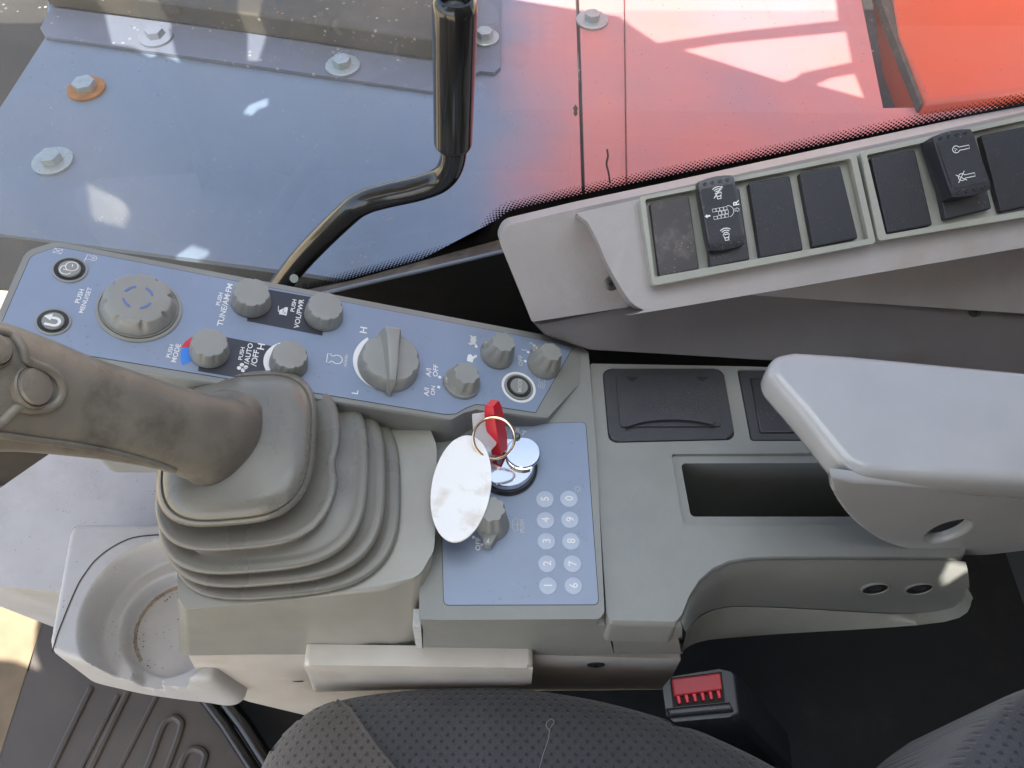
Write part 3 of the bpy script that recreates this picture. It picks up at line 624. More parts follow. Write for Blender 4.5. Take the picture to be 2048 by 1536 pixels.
# keypad housing
kq = FLAT.poly([(1000, 700), (1158, 691), (1177, 704), (1193, 900), (1209, 1224), (1199, 1238), (880, 1240), (838, 1238), (838, 800)])
slab('housing', FLAT, rpoly(kq, [0, .004, .004, 0, .004, .004, 0, .001, 0]), -.05, 0, M['console'], cc_, bev=.0045, seg=5)
# sloped housing
ux = 1 / TILT.ex[0]
def tl(x, y): return np.array([(x - .049) * ux, y])
so_ = [tl(-.2925, -.046), tl(-.046, -.0462), tl(-.038, -.0445), tl(-.031, -.0385), tl(-.023, -.0345), tl(.014, -.0342), tl(.024, -.0318), tl(.047, .0), tl(.0500, .03), tl(.049, .0362), tl(.04, .0365), tl(-.28, .0365), tl(-.2925, .025)]
so_ = rpoly(so_, [.012, 0, .004, .004, .004, 0, .002, .004, .004, .004, 0, .012, .012])
so_ = ccw(so_); bt = [np.array([TILT.w(*p)[0], p[1], -.045]) for p in so_]
link('sloped_housing', prism_mesh('sloped_housing', [TILT.w(*p) for p in so_], bt, .0028, 5), M['console'], cc_, 45)
# film on the slope
fo = [tl(-.2888, -.0404), tl(-.0425, -.0420), tl(-.036, -.0402), tl(-.030, -.0348), tl(-.024, -.0308), tl(-.017, -.0300), tl(.0155, -.0296), tl(.0435, .0302), tl(.030, .0312), tl(-.278, .0325), tl(-.2888, .022)]
fo = rpoly(fo, [.004, .003, .004, .004, .004, .003, .0006, .0006, 0, .009, .009])
def grow(p, d):
    c = ccw(p); out = []
    for i in range(len(c)):
        t = unit(c[(i + 1) % len(c)] - c[i - 1]); out.append(c[i] + np.array([t[1], -t[0]]) * d)
    return out
slab('film_rim', TILT, grow(fo, .0004), 0, .00012, M['rim'], cc_, smooth=0)
film = slab('dial_film', TILT, fo, 0, .0003, M['film'], cc_, smooth=0)
HF = .0005
def dark(px):
    v = []; f = []; fillpoly(v, f, TILT, TILT.poly(px), HF - .0001); link('dark_field', mesh('dark_field', v, f), M['filmdark'], film, 0)
dark([(494, 643), (645, 672), (652, 600), (500, 573)]); dark([(396, 743), (588, 775), (600, 704), (408, 666)])
# lettering
def tx(s, px, lpx, m='ink', wide=.82, ang=90):
    if s in '12': return lettering(TILT, s, px, .0062 * GLY[s][2][0], M[m], film, HF, ang, wide)
    a = TILT.px(px[0], px[1] - lpx / 2); b = TILT.px(px[0], px[1] + lpx / 2)
    return lettering(TILT, s, px, abs(a[1] - b[1]), M[m], film, HF, ang, wide)
tx('PUSH', (159, 592), 29); tx('MENU/SET', (171, 600), 54)
tx('PUSH', (439, 598), 26); tx('TUNE/AM·FM', (450, 609), 88)
tx('PUSH', (587, 611), 25); tx('VOL/PWR', (598, 627), 60)
tx('PUSH', (340, 702), 27); tx('MODE', (352, 706), 38)
tx('PUSH', (483, 707), 26); tx('/AUTO', (497, 707), 43); tx('/OFF', (510, 716), 33)
tx('H', (522, 693), 12); tx('L', (517, 749), 7.5)
tx('H', (727, 660), 12); tx('L', (710, 784), 8); tx('n/min', (691, 721), 24, 'inkdim')
tx('A/I', (857, 745), 17); tx('OFF', (871, 741), 24); tx('A/I', (853, 784), 17); tx('ON', (866, 781), 19)
tx('2', (1064, 688), 8, 'inkdim', ang=60); tx('1', (1048, 700), 5, 'inkdim'); tx('OFF', (1041, 721), 21, 'inkdim')
def fs(lines, wd, m='ink', fills=()): return symbol(TILT, lines, wd, film, HF, m, fills)
def at(px, pts, k=1.): c = TILT.px(*px); return [c + np.array(p) * k for p in pts]
dotl = [(879, 755), (877, 775), (952, 694), (951, 713), (1070, 694), (1056, 705), (1050, 723)]
for p in dotl: fs([], 1, 'ink', [circ(*TILT.px(*p), .0011, 14)])
# printed marks: gauge mail icon, small engine, arcs, engine outline, fan, radio, hare, tortoise, lamp
c = TILT.px(116, 503); fs([[c + (-.0023, -.0018), c + (.0023, -.0018), c + (.0023, .0018), c + (-.0023, .0018), c + (-.0023, -.0018)], [c + (-.0023, -.0018), c + (.0023, .0018)], [c + (-.0023, .0018), c + (.0023, -.0018)]], .0003)
def engine(px, k, wd, tail):
    c = TILT.px(*px); L_ = [arc(c[0] + .001 * k, c[1], .0026 * k, -140, 140, 16) + [c + np.array((-.0022, .0017)) * k, c + np.array((-.0022, .0026)) * k, c + np.array((-.0040, .0026)) * k, c + np.array((-.0040, -.0026)) * k, c + np.array((-.0022, -.0026)) * k, c + np.array((-.0022, -.0017)) * k, arc(c[0] + .001 * k, c[1], .0026 * k, -140, 140, 16)[0]]]
    if tail: L_ += [circ(c[0] + .001 * k, c[1], .001 * k, 10) + [np.array([c[0] + .002 * k, c[1]])], [c + np.array((-.0045, -.001)) * k, c + np.array((-.0045, -.005)) * k]]
    return fs(L_, wd)
engine((184, 517), .75, .0003, True); engine((670, 719), 1.25, .00055, False)
c = TILT.px(419, 703); v = []; f = []
def ring_seg(fr, c, r0, r1, a0, a1, m, parent, h, taper=None, n=28):
    A = [math.radians(a0 + (a1 - a0) * k / n) for k in range(n + 1)]; v = []
    for k, q_ in enumerate(A):
        rr = r1 if taper is None else r0 + (r1 - r0) * (taper[0] + (taper[1] - taper[0]) * k / n)
        v += [fr.w(c[0] + r0 * math.cos(q_), c[1] + r0 * math.sin(q_), h), fr.w(c[0] + rr * math.cos(q_), c[1] + rr * math.sin(q_), h)]
    return link('printed_arc', mesh('printed_arc', v, [(2 * k, 2 * k + 1, 2 * k + 3, 2 * k + 2) for k in range(n)]), M[m], parent, 0)
ring_seg(TILT, c, .010, .0182, 118, 182, 'red_ink', film, HF, (.35, .72)); ring_seg(TILT, c, .010, .0185, 182, 226, 'blue_ink', film, HF, (.6, .95))
c = TILT.px(577, 727); ring_seg(TILT, c, .010, .0158, 115, 235, 'ink', film, HF, (1, .75))
c = TILT.px(776, 733); ring_seg(TILT, c, .0185, .0248, 128, 262, 'ink', film, HF, (1, .12))
c = TILT.px(485, 736)
fs([], 1, 'ink', [[c + .0004 * np.array([math.cos(R(a)), math.sin(R(a))])] + [c + np.array([math.cos(R(a)), math.sin(R(a))]) * .0020 + q_ for q_ in circ(0, 0, .0013, 12)] for a in (20, 110, 200, 290)])
c = TILT.px(566, 623); fs([[c + (-.0028, -.0012), c + (-.0034, .0035)]], .0004); fs([], 1, 'ink', [[c + (-.0020, -.0030), c + (.0026, -.0030), c + (.0026, .0034), c + (.0012, .0036), c + (-.0024, .0000)]])
fs([[c + (.0002, -.0018), c + (.0002, .0022)], [c + (.0014, -.0022), c + (.0014, -.0006)]], .0005, 'filmdark')
c = TILT.px(945, 683)
fs([], 1, 'inkdim', [[c + np.array(p) * .00085 for p in ((-4, -3), (-2, -4.5), (1, -3), (3, -4.5), (4, -3.5), (2, -1), (3.2, 1), (2.4, 3.4), (3.2, 5), (1.6, 5.5), (-.2, 4.4), (-1.8, 5.6), (-2.6, 5), (-1.2, 3), (-2.4, 1), (-1.4, -1.4))]])
c = TILT.px(941, 717)
fs([], 1, 'ink', [[c + np.array(p) * .00085 for p in ((-3, -3.4), (1.6, -4), (2, -2), (2.6, 0), (4.2, 1), (4.6, 2.6), (3, 3), (1.6, 2), (.2, 3.6), (-1.6, 3.4), (-2.6, 1.6), (-3, -1))]])
c = TILT.px(1083, 765)
fs([arc(c[0], c[1] + .001, .0023, 0, 180, 10) + [c + (-.0023, -.0004), c + (.0023, -.0004), c + (.0023, .001)]] + [[c + (-.0018 + k * .0013, -.0012), c + (-.0026 + k * .0013, -.0052)] for k in range(4)], .0003, 'inkdim')

# knobs
def rim(fr, cpx, rpx): return abs(fr.px(cpx[0] + rpx, cpx[1])[0] - fr.px(cpx[0] - rpx, cpx[1])[0]) / 2
def lift(fr, c, top):
    best = min(((np.hypot(*(np.array(proj(fr.w(c[0], c[1], h / 2000))) - np.array(top))), h / 2000) for h in range(4, 90)))
    return best[1]
def radio_knob(base, rb, top, label):
    c = TILT.px(*base); r0 = rim(TILT, base, rb); h = .0118
    lo = lathe(TILT, c, [(r0 * .96, .0002), (r0, .001), (r0 * .985, .003), (r0 * .95, h * .55, .35), (r0 * .90, h - .0012, 1), (r0 * .87, h - .0003, 1), (r0 * .83, h, .9), (r0 * .3, h + .0004)], 90, 9, .085, 6, phase=.3)
    k = link('knob', loft_mesh('knob', lo), M['knob'], cc_, 38); k['label'] = label
radio_knob((502, 606), 42, None, 'grey scalloped knob at the upper left of the dark radio field')
radio_knob((647, 633), 40, None, 'grey scalloped knob at the right end of the radio field')
radio_knob((419, 706), 42, None, 'grey scalloped knob with red and blue arc')
radio_knob((577, 729), 40, None, 'grey scalloped fan knob with white arc')
# big selector dial
base = (279, 620); c = TILT.px(*base); r0 = rim(TILT, base, 90)
rg = link('dial_base_ring', loft_mesh('dial_base_ring', lathe(TILT, c, [(r0, .0002), (r0, .0012), (r0 * .97, .0018), (r0 * .93, .0018), (r0 * .925, .0008), (r0 * .90, .0008), (r0 * .895, .0022), (r0 * .5, .0022)], 64)), M['knob'], cc_, 35)
r1 = r0 * .87; h = .0125
dl = link('selector_dial', loft_mesh('selector_dial', lathe(TILT, c, [(r1 * .98, .002), (r1, .003), (r1 * .99, .0045), (r1 * .955, h * .6, .35), (r1 * .93, h - .0032, 1), (r1 * .89, h - .001, 1), (r1 * .84, h - .0002, .8), (r1 * .72, h, 0), (r1 * .2, h + .0003)], 144, 8, .12, 12, phase=.35)), M['knob'], cc_, 45)
for a in (20, 110, 200, 290): ring_seg(TILT, c, .0073, .0086, a, a + 52, 'inkblue', dl, h + .0005)
# push buttons
def push(px, rpx, ring=None):
    c = TILT.px(*px); r = rim(TILT, px, rpx)
    b = link('push_button', loft_mesh('push_button', lathe(TILT, c, [(r, .0002), (r, .0010), (r * .95, .0014), (r * .88, .0014), (r * .86, .0006), (r * .66, .0004)], 44)), M['knob'], cc_, 35)
    link('dark_well', loft_mesh('dark_well', lathe(TILT, c, [(r * .87, .0005), (r * .86, .0010), (r * .66, .0007), (r * .6, .0007)], 44)), M['black'], b, 35)
    link('button_cap', loft_mesh('button_cap', lathe(TILT, c, [(r * .62, .0005), (r * .62, .0018), (r * .58, .0023), (r * .3, .0024)], 44)), M['knob'], b, 35)
    if ring: ring_seg(TILT, c, r * 1.04, r * 1.22, 0, 360, 'ink', b, HF, n=48)
    return b, c, r
b, c, r = push((140, 541), 38)
symbol(TILT, [circ(c[0] + .001, c[1] + .0012, .0034, 24) + [np.array([c[0] + .0044, c[1] + .0012])], arc(c[0] - .0012, c[1] - .002, .0034, 100, 330, 20), [c + (.001, .003), c + (.0014, .001)], [c + (-.003, -.002), c + (-.0005, -.002)]], .00055, b, .0028)
b, c, r = push((107, 645), 38)
link('symbol', mesh('symbol', *(lambda v, f: (v, f))(*strokes(TILT, [[c + (-.0035, -.0035)] + arc(c[0] + .0012, c[1] - .0012, .0026, -90, 90, 12) + [c + (-.0012, .0014)]], .0017, .0028))), M['ink'], b, 0)
symbol(TILT, [], 1, b, .0028, 'ink', [[c + (-.001, .0042), c + (-.0052, .0016), c + (-.001, -.0008)]])
b, c, r = push((1037, 775), 28, True)
lettering(TILT, 'MODE', None, r * 1.05, M['inkdim'], b, .0028, 90, 1.0, uv=c)
# engine speed dial with grip bar
base = (776, 733); c = TILT.px(*base); r0 = rim(TILT, base, 62); h = .012
ed = link('engine_dial', loft_mesh('engine_dial', lathe(TILT, c, [(r0 * .98, .0002), (r0, .001), (r0 * .99, .004), (r0 * .96, h * .75, .6), (r0 * .93, h - .0008, 1), (r0 * .89, h, 1), (r0 * .3, h + .0003)], 108, 9, .07, 5, phase=.2)), M['knob'], cc_, 42)
th = R(96)                                            # bar direction in the panel
GB = Frame(TILT.w(*c, h - .001), TILT.ex * math.cos(th) + TILT.ey * math.sin(th), -TILT.ex * math.sin(th) + TILT.ey * math.cos(th))
loops = []
for t, wd, hh in ((-1.16, .0004, -.0085), (-1.10, .0012, -.004), (-.95, .0022, .003), (-.55, .0030, .0075), (0, .0035, .0085), (.45, .0042, .009), (.75, .005, .0088), (.92, .0053, .007), (.98, .005, .001)):
    x = t * r0; loops.append([GB.w(x, -wd * 1.5, -.004 + min(0, hh)), GB.w(x, -wd * 1.15, hh * .6), GB.w(x, -wd * .9, hh), GB.w(x, -wd * .55, hh + .0006), GB.w(x, wd * .55, hh + .0006), GB.w(x, wd * .9, hh), GB.w(x, wd * 1.15, hh * .6), GB.w(x, wd * 1.5, -.004 + min(0, hh))])
link('grip_bar', loft_mesh('grip_bar', loops), M['knob'], ed, 32)
# small eight-lobed knobs with pointer foot
def small_knob(fr, base, rb, top, rt_, tabpx, label):
    c = fr.px(*base); r0 = rim(fr, base, rb); h = lift(fr, c, top); d = 1607 / 0.5
    p = np.asarray(fr.w(*c, h)); dep = (p - CAM) @ FW; r1 = rt_ * dep / F
    k = link('knob', loft_mesh('knob', lathe(fr, c, [(r0 * .97, .0002), (r0, .001), (r0 * .98, .003), (r0 * .93, h * .25), (r0 * .89, h * .4, .4), (r0 * .87, h * .5, .9), (r1 * 1.13, h - .0006, 1), (r1 * 1.08, h, 1), (r1 * .3, h + .0001)], 96, 8, .13, 1.3, phase=.2)), M['knob'], cc_, 26)
    k['label'] = label
    tq = fr.px(*tabpx, h * .25); dr = unit(tq - c); sd = np.array([-dr[1], dr[0]]); L_ = max(np.linalg.norm(tq - c), r0 * 1.02)
    q_ = [c + sd * r0 * .75, c + dr * L_ + sd * r0 * .22, c + dr * L_ - sd * r0 * .22, c - sd * r0 * .75]
    t = slab('pointer_foot', fr, q_, .0004, h * .34, M['knob'], k, bev=.0008, seg=2, r=[.0, .001, .001, 0], rs=3)
    v = []; f = []; e = c + dr * (L_ - .0012); fillpoly(v, f, fr, [e + sd * .0009, e - sd * .0009, e - dr * .0034], h * .34 + .0002); link('pointer_mark', mesh('pointer_mark', v, f), M['inkdim'], k, 0)
small_knob(TILT, (923, 767), 37, (936, 746), 24, (893, 759), 'small lobed grey knob beside the A/I marks')
small_knob(TILT, (993, 711), 33, (1010, 684), 22, (968, 686), 'small lobed grey knob beside the hare and tortoise marks')
small_knob(TILT, (1086, 731), 32, (1106, 705), 20, (1068, 694), 'small lobed grey knob at the corner of the dial panel')

# keypad film
kf = rpoly(FLAT.poly([(935, 872), (1004, 850), (1171, 845), (1197, 1209), (888, 1210), (882, 1000), (892, 930)]), [.003, .002, .003, .003, .003, 0, .005])
slab('film_rim', FLAT, grow(kf, .0004), 0, .00012, M['rim'], cc_, smooth=0)
kfilm = slab('keypad_film', FLAT, kf, 0, .0003, M['film'], cc_, smooth=0)
M['key'] = mat('keypad_button', (.42, .475, .58), .4, var=.03)
for s, px in (('5', (1090, 999)), ('4', (1091, 1041)), ('3', (1093, 1083)), ('2', (1094, 1128)), ('1', (1096, 1172)), ('0', (1138, 998)), ('9', (1140, 1040)), ('8', (1142, 1083)), ('7', (1145, 1128)), ('6', (1147, 1172))):
    c = FLAT.px(*px); r = rim(FLAT, px, 18)
    b = link('keypad_button', loft_mesh('keypad_button', lathe(FLAT, c, [(r, .0003), (r * .98, .0006), (r * .9, .0008), (r * .3, .0009)], 36)), M['key'], cc_, 40); b['label'] = 'pale round keypad button ' + s
    lettering(FLAT, s, None, .0070 * GLY[s][2][0], M['ink'], b, .0011, 90, 1.0, uv=c)
def kt(s, px, lpx, m='ink', ang=90):
    a = FLAT.px(px[0], px[1] - lpx / 2); b = FLAT.px(px[0], px[1] + lpx / 2); return lettering(FLAT, s, px, abs(a[1] - b[1]), M[m], kfilm, HF, ang, .85)
kt('OFF', (956, 1088), 26); kt('PUSH', (1044, 1052), 26, 'inkdim')
for p in ((947, 1075), (964, 1090)): symbol(FLAT, [], 1, kfilm, HF, 'ink', [circ(*FLAT.px(*p), .001, 12)])
for s, px, a in (('S', (999, 861), 14), ('T', (1012, 857), 4), ('A', (1025, 857), -6), ('R', (1036, 860), -16), ('T', (1047, 866), -26)):
    lettering(FLAT, s, px, .0052 * GLY[s][2][0], M['inkdim'], kfilm, HF, a)
c = FLAT.px(1155, 979)
symbol(FLAT, [circ(c[0], c[1], .0013, 16) + [c + (.0013, 0)]] + [[c + .0019 * np.array([math.cos(q_), math.sin(q_)]), c + .0028 * np.array([math.cos(q_), math.sin(q_)])] for q_ in np.arange(8) * math.pi / 4], .00028, kfilm, HF, 'inkdim')
c = FLAT.px(1032, 1050)
symbol(FLAT, [[c + (-.001, -.0045), c + (.003, -.003), c + (.003, .003), c + (-.001, .0045), c + (-.0022, .002), c + (-.0022, -.002), c + (-.001, -.0045)], [c + (-.002, 0), c + (.003, 0)], [c + (.001, -.0034), c + (.001, .0034)], [c + (-.0034, .002), c + (-.0034, -.002)], [c + (-.0045, .001), c + (-.0045, -.001)]], .0003, kfilm, HF, 'inkdim')
small_knob(FLAT, (985, 1051), 34, (987, 1018), 25, (975, 1092), 'small lobed grey washer knob on the keypad panel')

# ignition switch with chrome cover swung aside
c = FLAT.px(1015, 938)
ig = link('ignition_switch', loft_mesh('ignition_switch', lathe(FLAT, c, [(.0195, .0002), (.0195, .003), (.0185, .004), (.0172, .004)], 44)), M['black'], cc_, 35)
link('chrome_collar', loft_mesh('chrome_collar', lathe(FLAT, c, [(.0176, .0035), (.0176, .0085), (.0168, .0098), (.008, .0098)], 44)), M['chrome'], ig, 35)
c2 = FLAT.px(1046, 905, .0135)
link('chrome_cover', loft_mesh('chrome_cover', lathe(FLAT, c2, [(.0105, .0100), (.0108, .0102), (.0112, .0132), (.0106, .0139), (.003, .0141)], 44)), M['chrome'], ig, 35)
c3 = FLAT.px(1033, 874, .0139)
link('cover_pivot', loft_mesh('cover_pivot', lathe(FLAT, c3, [(.0026, .0135), (.0026, .0150), (.0018, .0158), (.0006, .0158)], 16)), M['screw'], ig, 35)

# ---- key, ring and tags: loose things hanging in the switch
kb = np.array([*FLAT.px(1000, 912, .012), .012])
key = empty('ignition_key', tuple(kb), 'red plastic headed key standing upright in the ignition switch', 'key')
pts_t = [np.array([*FLAT.px(x, y, z), z]) for x, y, z in ((995, 912, .014), (1006, 908, .014))]
a0 = np.array([*FLAT.px(1000, 905, .014), .014]); a1 = np.array([*FLAT.px(984, 806, .046), .046]); axk = unit(a1 - a0)
sidek = unit(np.cross(axk, CAM - a0)); facek = np.cross(sidek, axk); sidek, facek = unit(sidek * .85 + facek * .53), unit(facek * .85 - sidek * .53)
Lk = np.linalg.norm(a1 - a0)
loops = []
for t, wd, tk in ((0, .0040, .0022), (.03, .0050, .0034), (.3, .0062, .0038), (.6, .0062, .0038), (.85, .0056, .0036), (.97, .0044, .0032), (1, .0038, .0026)):
    o = a0 + axk * Lk * t
    loops.append([o + sidek * s * tk + facek * q_ * wd for s, q_ in ((-1, -.9), (-.8, -1), (.8, -1), (1, -.9), (1, .9), (.8, 1), (-.8, 1), (-1, .9))])
link('key_head', loft_mesh('key_head', loops), M['redkey'], key, 40)
link('key_blade', loft_mesh('key_blade', [[a0 - axk * d + sidek * s * .001 + facek * q_ * .0038 for s, q_ in ((-1, -1), (1, -1), (1, 1), (-1, 1))] for d in (-.002, .008)]), M['chrome'], key, 30)
rcx = np.array([*FLAT.px(988, 876, .036), .036]); tilt = Frame(rcx, unit(RT), unit(UP * 1.0 + FW * .0))
RRr = 41.5 * ((rcx - CAM) @ FW) / F
ring = link('key_ring', tube_mesh('key_ring', [tilt.w(RRr * math.cos(k * math.pi / 24), RRr * math.sin(k * math.pi / 24), .0016 * math.sin(k * math.pi / 24)) for k in range(49)], .00085, 8, False), M['brass'])
tag(ring, 'thin round wire key ring looped through the red key', 'key ring')
TG = Frame(P(922, 977, .027), (1, -.05, .04), (.10, 1, .10))
dep = (TG.o - CAM) @ FW
ov = []
for k in range(48):
    a = 2 * math.pi * k / 48; px = (922 + 59 * math.cos(a) * math.cos(.17) + 108 * math.sin(a) * math.sin(.17), 977 + 59 * math.cos(a) * math.sin(.17) - 108 * math.sin(a) * math.cos(.17)); ov.append(TG.px(*px))
ov = ccw(ov)
wt = link('key_tag', prism_mesh('key_tag', [TG.w(*p) for p in ov], [TG.w(*p, -.0018) for p in ov], .0004, 2), M['tag']); tag(wt, 'blank white oval key tag, scuffed, hanging beside the ignition switch', 'key tag')
CT = Frame(PD(972, 872, .503), unit(RT + FW * .1), UP)
clp = [CT.px(*p) for p in ((944, 828), (975, 824), (998, 860), (992, 890), (975, 908), (962, 905), (948, 880))]
ck = link('tag_holder', prism_mesh('tag_holder', [CT.w(*p) for p in ccw(rpoly(clp, .001, 3))], [CT.w(*p, -.004) for p in ccw(rpoly(clp, .001, 3))], .0005, 2), M['clear']); tag(ck, 'clear plastic key holder behind the red key inside the ring', 'key tag')

# ================================================================== JOYSTICK HOUSING AND LOWER SHELL
ZH = .016; HS = flat(ZH)
jh = empty('joystick_housing', tuple(P(600, 1250, -.2)), 'glossy beige-grey housing under the joystick bellows with rounded corners', 'housing')
hp = [(356, 1195), (371, 1219), (581, 1200), (767, 1178), (840, 1150), (868, 1100), (874, 1000), (873, 890), (852, 836), (800, 812), (500, 770), (345, 800)]
ht = HS.poly(hp)
ht = rpoly(ht, [.003, .004, 0, 0, .012, .012, 0, .02, .02, 0, 0, .01])
ht = ccw(ht)
ZSM = -.072; YL = P(600, 1309, ZSM)[1]
xb0 = P(377, 1309, ZSM)[0]; xb1 = P(838, 1300, ZSM)[0]
umin = min(p[0] for p in ht); umax = max(p[0] for p in ht); vmin = min(p[1] for p in ht); vmax = max(p[1] for p in ht)
bot = []
for p in ht:
    t = (p[0] - umin) / (umax - umin); s = (p[1] - vmin) / (vmax - vmin)
    front = YL + (p[1] - (P(371, 1219, ZH)[1] * (1 - t) + P(868, 1150, ZH)[1] * t)) * max(0, s) if s > .28 else YL
    if s < .28: y = YL
    else: y = YL + (p[1] - vmin) * min(1, (s - .28) / .4 + .35) * 1.05
    xfl = HS.px(371, 1219)[0]; xfr = HS.px(868, 1100)[0]; t2 = min(1, max(0, (p[0] - xfl) / (xfr - xfl)))
    bot.append(np.array([p[0] + (xb0 - xfl) * (1 - t2) + (xb1 - xfr) * t2, y, ZSM]))
link('cover', prism_mesh('cover', [HS.w(*p) for p in ht], bot, .0035, 5), M['cover'], jh, 50)
# lower shell: vertical face below the seam, its pale colour carrying the light on it
SH = upright(YL + .0015)
sh = [(377, 1311), (396, 1349), (432, 1382), (500, 1404), (600, 1428), (680, 1450), (1050, 1450), (1062, 1382), (1332, 1379), (1362, 1318), (1226, 1314), (838, 1303)]
q = SH.poly(sh); q = rpoly(q, [.001, .01, .02, .02, 0, 0, 0, .003, .003, .002, 0, 0])
slab('lower_shell', SH, q, -.10, 0, M['shell'], jh, bev=.003, seg=4)
hb = rpoly(SH.poly([(608, 1320), (1066, 1326), (1062, 1362), (625, 1378)], .010), .004, 5)
slab('pull_handle', SH, hb, 0, .013, M['shell'], jh, bev=.0045, seg=5)
v = []; f = []; fillpoly(v, f, SH, [SH.px(597, 1362) + q_ for q_ in circ(0, 0, .0045, 12, .0014)], .0004); link('vent_slot', mesh('vent_slot', v, f), M['blackmatt'], jh, 0)
screw(SH, (1192, 1329), .0062, jh)
# console front below keypad: step and recessed front face
CF = upright(YL + .001)
cf = empty('console_front', tuple(P(1030, 1310, -.06)), 'grey front skirt of the console below the keypad panel', 'console skirt')
a_ = [np.array([P(850, 1252, -.012)[0], P(1000, 1252, -.012)[1], -.012]), np.array([P(1214, 1252, -.012)[0], P(1000, 1252, -.012)[1], -.012])]
x0, x1 = P(846, 1300, ZSM)[0], P(1228, 1312, ZSM)[0]; yt = P(1000, 1248, -.010)[1]
def quadsolid(name, pts_top, pts_bot, m, parent, bev): return link(name, prism_mesh(name, pts_top, pts_bot, bev, 4), M[m], parent, 45)
quadsolid('front_face', [(P(846, 1250, -.01)[0], yt, -.010), (P(1212, 1250, -.01)[0], yt, -.010), (P(1212, 1250, -.01)[0], -.12, -.010), (P(846, 1250, -.01)[0], -.12, -.010)],
          [(x0, YL, ZSM), (x1, YL, ZSM), (x1, -.12, ZSM), (x0, -.12, ZSM)], 'console', cf, .004)
quadsolid('clip', [(P(826, 1236, -.012)[0], yt - .001, -.012), (P(843, 1236, -.012)[0], yt - .001, -.012), (P(843, 1236, -.012)[0], yt + .01, -.012), (P(826, 1236, -.012)[0], yt + .01, -.012)],
          [(P(836, 1300, ZSM)[0], YL - .0006, ZSM), (P(846, 1300, ZSM)[0], YL - .0006, ZSM), (P(846, 1300, ZSM)[0], YL + .01, ZSM), (P(836, 1300, ZSM)[0], YL + .01, ZSM)], 'clip', cf, .0006)

# ================================================================== JOYSTICK WITH BELLOWS
js = empty('joystick', tuple(P(560, 1000, ZH)), 'worn brown-grey joystick leaning left on a stack of rubber bellows folds', 'joystick')
def sup(box, z, k=1., n=3.2, N=96, rot=R(5), dent=0., dz=0.):
    xl, xr, yt_, yb = box
    x0 = P(xl, (yt_ + yb) / 2, z)[0]; x1 = P(xr, (yt_ + yb) / 2, z)[0]; y0 = P((xl + xr) / 2, yb, z)[1]; y1 = P((xl + xr) / 2, yt_, z)[1]
    cx, cy, a, b = (x0 + x1) / 2, (y0 + y1) / 2, (x1 - x0) / 2 * k, (y1 - y0) / 2 * k; out = []
    for i in range(N):
        t = 2 * math.pi * i / N; c_, s_ = math.cos(t), math.sin(t)
        r = (abs(c_) ** n + abs(s_) ** n) ** (-1 / n)
        if dent: dd = (t - R(353) + math.pi) % (2 * math.pi) - math.pi; r *= 1 - dent * math.exp(-(dd / .16) ** 2)
        x, y = a * r * c_, b * r * s_
        out.append(np.array([cx + x * math.cos(rot) - y * math.sin(rot), cy + x * math.sin(rot) + y * math.cos(rot), z + dz * x / .07]))
    return out
rings = [((350, 799, 812, 1196), .019, 0), ((336, 770, 797, 1172), .0275, 0), ((325, 735, 780, 1146), .037, 0), ((319, 678, 760, 1100), .050, .05)]
loops = [sup(rings[0][0], ZH - .001, 1.0)]
for i, (bx_, z, dn_) in enumerate(rings):
    t = .0052 if i else .003
    loops += [sup(bx_, z - t * .9, .90 if i else 1., dent=dn_), sup(bx_, z - t, .965, dent=dn_), sup(bx_, z - t * .6, .995, dent=dn_), sup(bx_, z, 1.0, dent=dn_), sup(bx_, z + t * .35, .985, dent=dn_), sup(bx_, z + t * .5, .955, dent=dn_), sup(bx_, z + t * .42, .90, dent=dn_), sup(bx_, z + t * .35, .84)]
link('bellows', loft_mesh('bellows', loops, True, True), M['boot'], js, 60, False)
cb = (320, 630, 742, 1052); cz = .066
ax0 = P(470, 890, .082)
def capl(k, z): return sup(cb, z, k)
# grip axis and radii from the wide lower end to the thick head
gpx = [((446, 890), .068, 112), ((438, 888), .0755, 98), ((424, 881), .083, 91), ((402, 874), .090, 87), ((356, 860), .104, 85), ((310, 848), .116, 86), ((230, 828), .132, 93), ((140, 808), .150, 103), ((50, 786), .168, 118), ((-30, 772), .182, 132), ((-120, 760), .196, 140), ((-190, 752), .206, 120), ((-225, 750), .212, 60)]
axp = [P(*p, z) for p, z, r in gpx]; rad = [r * ((p - CAM) @ FW) / F for p, (q_, z, r) in zip(axp, gpx)]
axs = smooth_path(axp, 5); rds = [float(q_[0]) for q_ in smooth_path([np.array([r]) for r in rad], 5)]
N = 96
def gloop(i, k=1.):
    t = unit(axs[min(i + 1, len(axs) - 1)] - axs[max(i - 1, 0)]); vw = unit(CAM - axs[i]); a = unit(vw - t * (vw @ t)); b = np.cross(t, a); l = []
    for j in range(N):
        q_ = 2 * math.pi * j / N; n = 2.4; rr = (abs(math.cos(q_)) ** n + abs(math.sin(q_)) ** n) ** (-1 / n)
        l.append(axs[i] + rds[i] * k * rr * (a * .74 * math.cos(q_) + b * math.sin(q_)))
    return l
cl = [capl(.80, cz - .012), capl(.90, cz - .010), capl(.975, cz - .008), capl(1.0, cz - .004), capl(.995, cz), capl(.97, cz + .0018), capl(.945, cz + .0028), capl(.925, cz + .0020), capl(.91, cz + .0038), capl(.8, cz + .0075), capl(.66, cz + .0095)]
link('bellows_cap', loft_mesh('bellows_cap', cl), M['boot'], js, 50, False)
gm = loft_mesh('grip', [gloop(i) for i in range(len(axs))])
bmg = bmesh.new(); bmg.from_mesh(gm); bvh = BVHTree.FromBMesh(bmg); bmg.free()
grip = link('grip', gm, M['grip'], js, 60, False)
